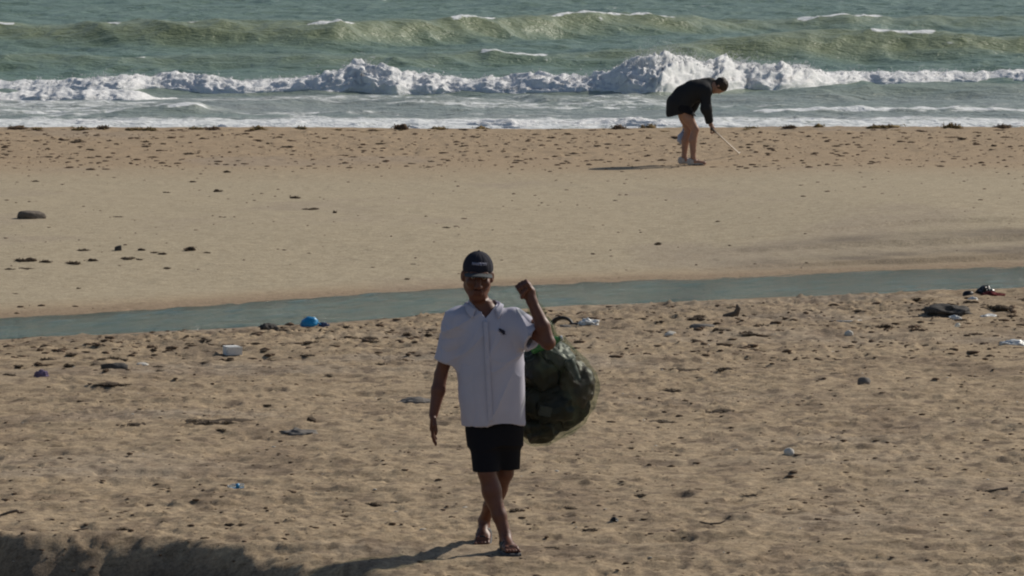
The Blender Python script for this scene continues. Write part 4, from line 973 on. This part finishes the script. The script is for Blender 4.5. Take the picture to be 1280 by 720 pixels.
stone('cloth', 1242, 371, 26, 7, M_RED, 'dark red cloth heaped against black rubbish on the bank', 'cloth', 22, .4, .4, .8)
stone('rubbish_bag', 1232, 369, 20, 10, M_BLKPL, 'crumpled black rubbish heap with red cloth beside it', 'bag', 23, .45, .6, .9)
stone('boot', 1210, 372, 15, 10, M_BLKPL, 'rounded black boot beside the black rubbish heap', 'boot', 24, .2, .3, .8)
stone('plastic_scrap', 1216, 376, 12, 5, M_FILMW, 'white cup scrap lying against the black boot', 'scrap', 25, .3, .5)
stone('plastic_scrap', 1194, 399, 15, 5, M_FILMW, 'crumpled cloudy plastic at the foot of the dark mound', 'scrap', 26, .4, .5)
stone('glass_shard', 1197, 410, 6, 5, M_CLEAR, 'small glinting glass piece below the dark mound', 'glass', 27, .3, .9)
stone('plastic_scrap', 1236, 395, 22, 5, M_FILMW, 'torn grey plastic sheet right of the dark mound', 'scrap', 28, .5, .4, .8)
stone('plastic_bag', 737, 406, 22, 7, M_FILMW, 'shiny cloudy plastic bag beside the black rubber arch', 'bag', 29, .45, .5)
stone('plastic_bag', 1266, 430, 28, 6, M_FILMW, 'flattened pale plastic bag on the rough sand', 'bag', 30, .45, .4, .9)
stone('plastic_scrap', 405, 408, 13, 5, M_NAVY, 'navy blue plastic scrap next to the bright blue bag', 'scrap', 32, .45, .5)
stone('weed_mound', 334, 416, 24, 10, M_ROCKD, 'dark grey heap of weed left of the bright blue bag', 'weed', 33, .35, .4, .9)
# bright blue bag, knotted and puffed by the wind
k = wpx(388, 409); p = pix(387, 408); bb = empty('plastic_bag', (p.x, p.y, gz(p.x, p.y) - .006)); tag(bb, 'bright blue plastic bag puffed up on the creek bank', 'bag')
v, f = blob((24 * k, 17 * k, 19 * k), 41, .22, 2.4, 3, True, .3); mesh_obj('bag_body', v, f, M_BLUE, bb)
mb = MB(); mb.tube([(10 * k, 0, 6 * k), (13 * k, -.01, 5 * k), (16 * k, -.02, 2 * k)], [.014, .008, .020], 8, .5); mb.build('bag_neck', M_BLUE, bb)
# white box
k = wpx(287, 442); bx_ = empty('polystyrene_box', (0, 0, 0)); on_sand(bx_, 287, 442, .008, .35); tag(bx_, 'small white polystyrene box tipped on its side on the rough sand', 'box')
mb = MB(); w_, h_, d_ = 18 * k, 11 * k, .11; th_ = .012
mb.box((0, 0, h_ / 2), (w_ * .96, th_, h_)); mb.box((-w_ / 2 + th_ / 2, -d_ / 2, h_ / 2), (th_, d_ - th_, h_ - .001)); mb.box((w_ / 2 - th_ / 2, -d_ / 2, h_ / 2), (th_, d_ - th_, h_ - .001)); mb.box((0, -d_ / 2, th_ / 2), (w_ - 2 * th_, d_ - th_, th_)); mb.box((0, -d_ / 2, h_ - th_ / 2), (w_ - 2 * th_, d_ - th_, th_))
mb.build('tray', M_FOAMW, bx_, False); mb = MB(); mb.box((.01, -d_ - .008, h_ * .48), (w_ * 1.04, .010, h_ * .92), (.12, 0, .06)); mb.build('lid', M_FOAMW, bx_, False)
# small bottle lying by itself
p = pix(305, 613); bottle((p.x, p.y, gz(p.x, p.y) + .012), (math.radians(90), 0, math.radians(-80)), M_CLEAR, M_WHTPL, 'small clear bottle with blue band lying on the rough sand', .105, .017, .3, 3, True, M_BLUE)
# black rubber arch
k = wpx(703, 406); ar = empty('rubber_arch', (0, 0, 0)); on_sand(ar, 703, 404, .01, -.15); tag(ar, 'black rubber tyre piece arching out of the sand by the creek', 'tyre piece')
mb = MB(); pts = [(math.cos(a_) * 13 * k * (1.0 if a_ < 1.6 else 1.05), .02 * a_, math.sin(a_) * 10 * k) for a_ in np.linspace(-.15, math.pi + .1, 15)]; mb.tube(pts, [.030] * 15, 10, .45); mb.build('tread', M_STRAP, ar)
mb = MB(); mb.tube([(10 * k, 0, 1.5 * k), (18 * k, -.03, 3 * k), (28 * k, -.05, 1.5 * k)], [.018, .014, .008], 7); mb.build('torn_strip', M_STRAP, ar)
def drift(name, px_, py_, pts, rad, material, label, cat='driftwood', n=8):
    k = wpx(px_, py_); p = pix(px_, py_); mb = MB(); P = [(a_ * k, c_ * k, b_ * k) for a_, b_, c_ in pts]; mb.tube(P, [r_ * k for r_ in rad], n)
    o = mb.build(name, material); o.location = (p.x, p.y, gz(p.x, p.y)); return tag(o, label, cat)
drift('driftwood', 917, 395, [(-13, 2, 2), (-4, 3.5, 0), (3, 5, 0), (6, 12, 0), (4, 17, 0)], [2, 3.6, 4.2, 3.4, 1.2], M_WOOD, 'dark driftwood stump with one end sticking upright by the creek')
drift('plank', 1058, 402, [(-20, 2, 0), (0, 1.6, 0), (19, 1.8, 0)], [1.3, 1.7, 2.4], M_PALE, 'thin white plank lying along the creek bank', 'plank')
drift('stick', 1245, 615, [(-14, 0, 0), (0, 2, 0), (15, 4.5, 0)], [1.0, 1.6, 2.2], M_WOOD, 'short dark stick angled on the rough sand', 'stick')
drift('stick', 8, 645, [(-10, 0, 0), (4, 5, 0), (13, 7, 0), (17, 4, 0)], [1.5, 1.8, 2.0, 1.3], M_WOOD, 'bent dark stick near the top of the shaded sand bank', 'stick')
drift('stick', 96, 663, [(-14, 0, 0), (0, 3, 0), (14, 6, 0)], [1.2, 1.4, 1.0], M_WOOD, 'thin straight stick along the edge of the shaded bank', 'stick')
drift('stick', 890, 657, [(-16, 4, 0), (-4, 1, 0), (10, 2, 0), (17, 5, 0)], [.8, 1.2, 1.2, .8], M_WOOD, 'thin crooked stick on open sand right of the walking person', 'stick')
for a_ in ((768, 655, 9, 6, 'black scrap with a white fleck on open sand', 35),): stone('plastic_scrap', *a_[:4], M_BLKPL, a_[4], 'scrap', a_[5], .5, .6); 

# seaweed: tangles of strands over a low heap, a few variants, each clump its own object
def weed_mesh(seed, n=60, tall=.5):
    r = random.Random(seed); mb = MB(); hubs = []
    for i in range(r.randint(4, 7)):
        a_ = r.uniform(0, 6.283); d_ = r.uniform(.02, .38) if i else 0; s_ = r.uniform(.16, .40); hx, hy = math.cos(a_) * d_, math.sin(a_) * d_ * .8
        v, f = blob((s_ * r.uniform(.9, 1.5), s_, s_ * tall * r.uniform(.7, 1.6)), seed * 9 + i, .55, 2.2, 2); mb.add(v + np.array((hx, hy, 0)), f); hubs.append((hx, hy, s_))
    for i in range(n):
        hx, hy, s_ = r.choice(hubs); x0, y0 = hx + r.gauss(0, s_ * .35), hy + r.gauss(0, s_ * .35); z0 = r.uniform(.02, .45) * s_ * tall * 1.6
        th = r.uniform(0, 6.283); ln = r.uniform(.10, .32); up = r.uniform(-.03, .22) * tall
        mb.tube([(x0, y0, z0), (x0 + math.cos(th) * ln * .5, y0 + math.sin(th) * ln * .5, z0 + up), (x0 + math.cos(th + .6) * ln, y0 + math.sin(th + .6) * ln, max(.01, z0 * .5))], [.018, .024, .006], 4, .5)
    return np.concatenate(mb.v), mb.f
WM_ = {}
def weed(px_, py_, w_, h_, kind, seed, label, group, rz=None, rel=1.0):
    key = (kind, seed % 5)
    if key not in WM_:
        o = mesh_obj('seaweed_clump', *weed_mesh(50 + seed % 5 + 7 * 'dyr'.index(kind)), {'d': M_WEED, 'y': M_WEEDY, 'r': M_WEEDR}[kind]); WM_[key] = o.data
    else: o = bpy.data.objects.new('seaweed_clump', WM_[key]); COL.objects.link(o)
    k = wpx(px_, py_); p = pix(px_, py_); o.location = (p.x, p.y, gtop(p.x, p.y, .04) - .004); o.rotation_euler.z = (seed * 1.7) % 6.28
    s_ = w_ * k * 1.3; o.scale = (s_, s_ * rel, max(h_ * k * 3.6, .03)); return tag(o, label, 'seaweed', group)
G1, L1 = 'seaweed heaps along the sandbar crest', 'yellow brown seaweed heap on the sandbar crest against the foam'
for i, (x_, w_, h_) in enumerate(((20, 30, 5), (46, 16, 4), (100, 26, 6), (131, 22, 6), (167, 16, 5), (187, 19, 6), (245, 24, 5), (264, 20, 5), (322, 22, 6), (377, 15, 5), (502, 19, 8), (548, 22, 5), (566, 20, 5), (603, 20, 5), (775, 22, 8), (812, 17, 7), (940, 18, 4), (988, 20, 4), (1022, 14, 5), (1105, 34, 6), (1190, 18, 9), (1252, 22, 6))):
    weed(x_, 162.0 + (i * 7) % 3 * .6 - .002 * x_, w_, h_ * 1.25, 'y' if (i * 5) % 7 > 1 else 'r', i, L1, G1)
for i in range(46): weed(random.uniform(0, 1280), 162.2 + random.uniform(0, 2.2), random.uniform(5, 15), random.uniform(1.2, 3), 'yrr'[i % 3], i, 'low brown weed tuft in the line along the sandbar crest', 'weed tufts along the sandbar crest')
G2, L2 = 'seaweed clumps on the sandbar', 'dark dried seaweed clump on the smooth sandbar'
for i, (x_, y_, w_, h_) in enumerate(((30, 327, 20, 8), (57, 328, 16, 5), (12, 337, 10, 3), (94, 329, 19, 6), (115, 326, 14, 5), (33, 336, 15, 3), (105, 313, 14, 4), (177, 313, 11, 4), (192, 316, 10, 3), (205, 318, 12, 4), (160, 324, 20, 5), (173, 325, 9, 3), (237, 313, 17, 7), (259, 316, 9, 3), (207, 335, 12, 3), (388, 262, 16, 4), (369, 248, 14, 5), (272, 240, 9, 5), (45, 227, 9, 3), (241, 228, 10, 3), (209, 241, 7, 3), (97, 178, 18, 4), (284, 216, 8, 4), (235, 193, 14, 4), (362, 185, 18, 4), (558, 285, 10, 3), (418, 266, 5, 5), (822, 306, 10, 5), (148, 271, 14, 2), (768, 251, 7, 2), (280, 272, 6, 2), (20, 368, 7, 2), (98, 361, 5, 3), (386, 316, 5, 2), (510, 350, 9, 3), (517, 330, 5, 2), (355, 312, 6, 2))):
    weed(x_, y_, w_, h_, 'd', i, L2, G2)
G3, L3 = 'weed scraps on the brown strip of sand', 'small dark weed scrap on the brown strip below the crest'
for i in range(95):
    x_ = random.uniform(4, 1276); y_ = random.triangular(166, 216, 172)
    if abs(x_ - 870) < 40 and y_ > 185: continue
    weed(x_, y_, random.uniform(5, 13), random.uniform(1.5, 3.5), 'dr'[i % 3 == 0], i, L3, G3)
G4, L4 = 'weed clumps along the near creek bank', 'dark weed clump along the rubbish strewn creek bank'
fixed = ((452, 424, 26, 6), (433, 410, 14, 5), (463, 431, 16, 4), (510, 420, 14, 7), (535, 420, 12, 6), (365, 415, 30, 6), (385, 416, 22, 6), (850, 400, 11, 6), (868, 402, 22, 6), (776, 402, 13, 5), (773, 410, 20, 4), (803, 397, 11, 4), (824, 405, 14, 3), (955, 408, 18, 7), (975, 397, 9, 5), (960, 395, 14, 3), (937, 420, 26, 3), (897, 416, 12, 6), (1108, 409, 18, 7), (1143, 410, 22, 5), (1012, 389, 10, 4), (1075, 381, 15, 4), (1250, 388, 28, 8), (1265, 394, 20, 5), (1166, 398, 26, 4), (60, 451, 20, 7), (85, 456, 14, 7), (25, 440, 18, 3), (120, 430, 14, 4), (200, 421, 12, 4), (238, 423, 12, 4), (212, 440, 10, 5), (262, 441, 14, 3), (300, 422, 14, 3), (200, 458, 20, 4))
for i, (x_, y_, w_, h_) in enumerate(fixed): weed(x_, y_, w_, h_, 'dr'[i % 4 == 3], i, L4, G4)
for i in range(130):
    x_ = random.uniform(4, 1276); e_ = np.interp(x_, (0, 330, 700, 1280), (430, 410, 386, 363)); y_ = e_ + 4 + random.triangular(0, 62, 12)
    if 540 < x_ < 765: continue
    weed(x_, y_, random.uniform(7, 19), random.uniform(2, 5), 'drd'[i % 3], i, L4, G4)
G5, L5 = 'weed scraps on the rough sand', 'small dark weed scrap flattened on the rough near sand'
for i, (x_, y_, w_, h_) in enumerate(((265, 530, 60, 6), (172, 530, 44, 5), (140, 486, 36, 4), (278, 541, 14, 4), (100, 502, 12, 4), (410, 469, 22, 3), (645, 643, 17, 6), (713, 638, 19, 4), (737, 666, 22, 4), (693, 685, 22, 4), (735, 697, 20, 5), (850, 465, 40, 5), (905, 466, 24, 5), (840, 487, 26, 4), (1042, 471, 24, 4), (893, 513, 40, 5), (830, 525, 50, 5), (1050, 449, 14, 3), (155, 661, 14, 7), (205, 655, 12, 5), (297, 657, 20, 5), (492, 630, 20, 4), (467, 632, 18, 6), (800, 619, 18, 3), (940, 620, 24, 4))):
    weed(x_, y_, w_, h_, 'd', i, L5 if w_ < 35 else 'wide flat mat of dark weed on the rough near sand', G5 if w_ < 35 else 'wide weed mats on the rough sand')
for i in range(40):
    x_ = random.uniform(4, 1276); y_ = random.uniform(440, 716)
    if 530 < x_ < 700 or (x_ < 480 and y_ > 660): continue
    weed(x_, y_, random.uniform(6, 14), random.uniform(1.5, 3.2), 'dr'[i % 3 == 0], i, L5, G5)
# countless crumbs of weed, shell and grit
def crumbs(name, label, n, rows, size, material, seed, avoid=False):
    r = np.random.default_rng(seed); v0, f0 = ICO[1]; P = []
    py_ = rows(r, n); px_ = r.uniform(-60, 1340, n)
    D_ = F * CAM_H / (py_ - HORIZ); x_ = (px_ - 640) / F * D_; z_ = ground_h(x_, D_)
    ok = (D_ - near_e(x_) < -.05) | (D_ - far_e(x_) > .1); x_, D_, z_ = x_[ok], D_[ok], z_[ok]; n = len(x_)
    s_ = size * (.35 + 1.3 * r.random(n) ** 3); k = np.stack([s_ * (1 + r.random(n)), s_ * (.6 + r.random(n)), s_ * .5], -1)
    V = v0[None] * (1 + .3 * r.normal(size=(n, len(v0), 1)).clip(-1, 1)) * k[:, None, :] + np.stack([x_, D_, z_ + .1 * s_], -1)[:, None, :]
    o = mesh_obj(name, V.reshape(-1, 3), (f0[None] + (np.arange(n) * len(v0))[:, None, None]).reshape(-1, 3), material); return tag(o, label, 'debris', kind='stuff')
crumbs('weed_crumbs', 'scattered dark crumbs of dried weed over the near sand', 3800, lambda r, n: 720 - 340 * r.random(n) ** .8, .010, M_WEEDR, 1)
crumbs('weed_crumbs', 'dense dark crumbs of weed along the creek bank', 1600, lambda r, n: 372 + 78 * r.random(n) ** 1.1, .020, M_WEEDR, 2)
crumbs('weed_crumbs', 'dark crumbs of weed over the sandbar', 1000, lambda r, n: 165 + 170 * r.random(n) ** 2.2, .012, M_WEEDR, 3)
crumbs('weed_crumbs', 'dense brown crumbs of weed on the strip below the crest', 1500, lambda r, n: 164 + 48 * r.random(n) ** 1.3, .022, M_WEEDR, 5)
crumbs('shell_grit', 'tiny pale shell fragments over the near sand', 260, lambda r, n: 720 - 320 * r.random(n), .007, M_PALE, 4)
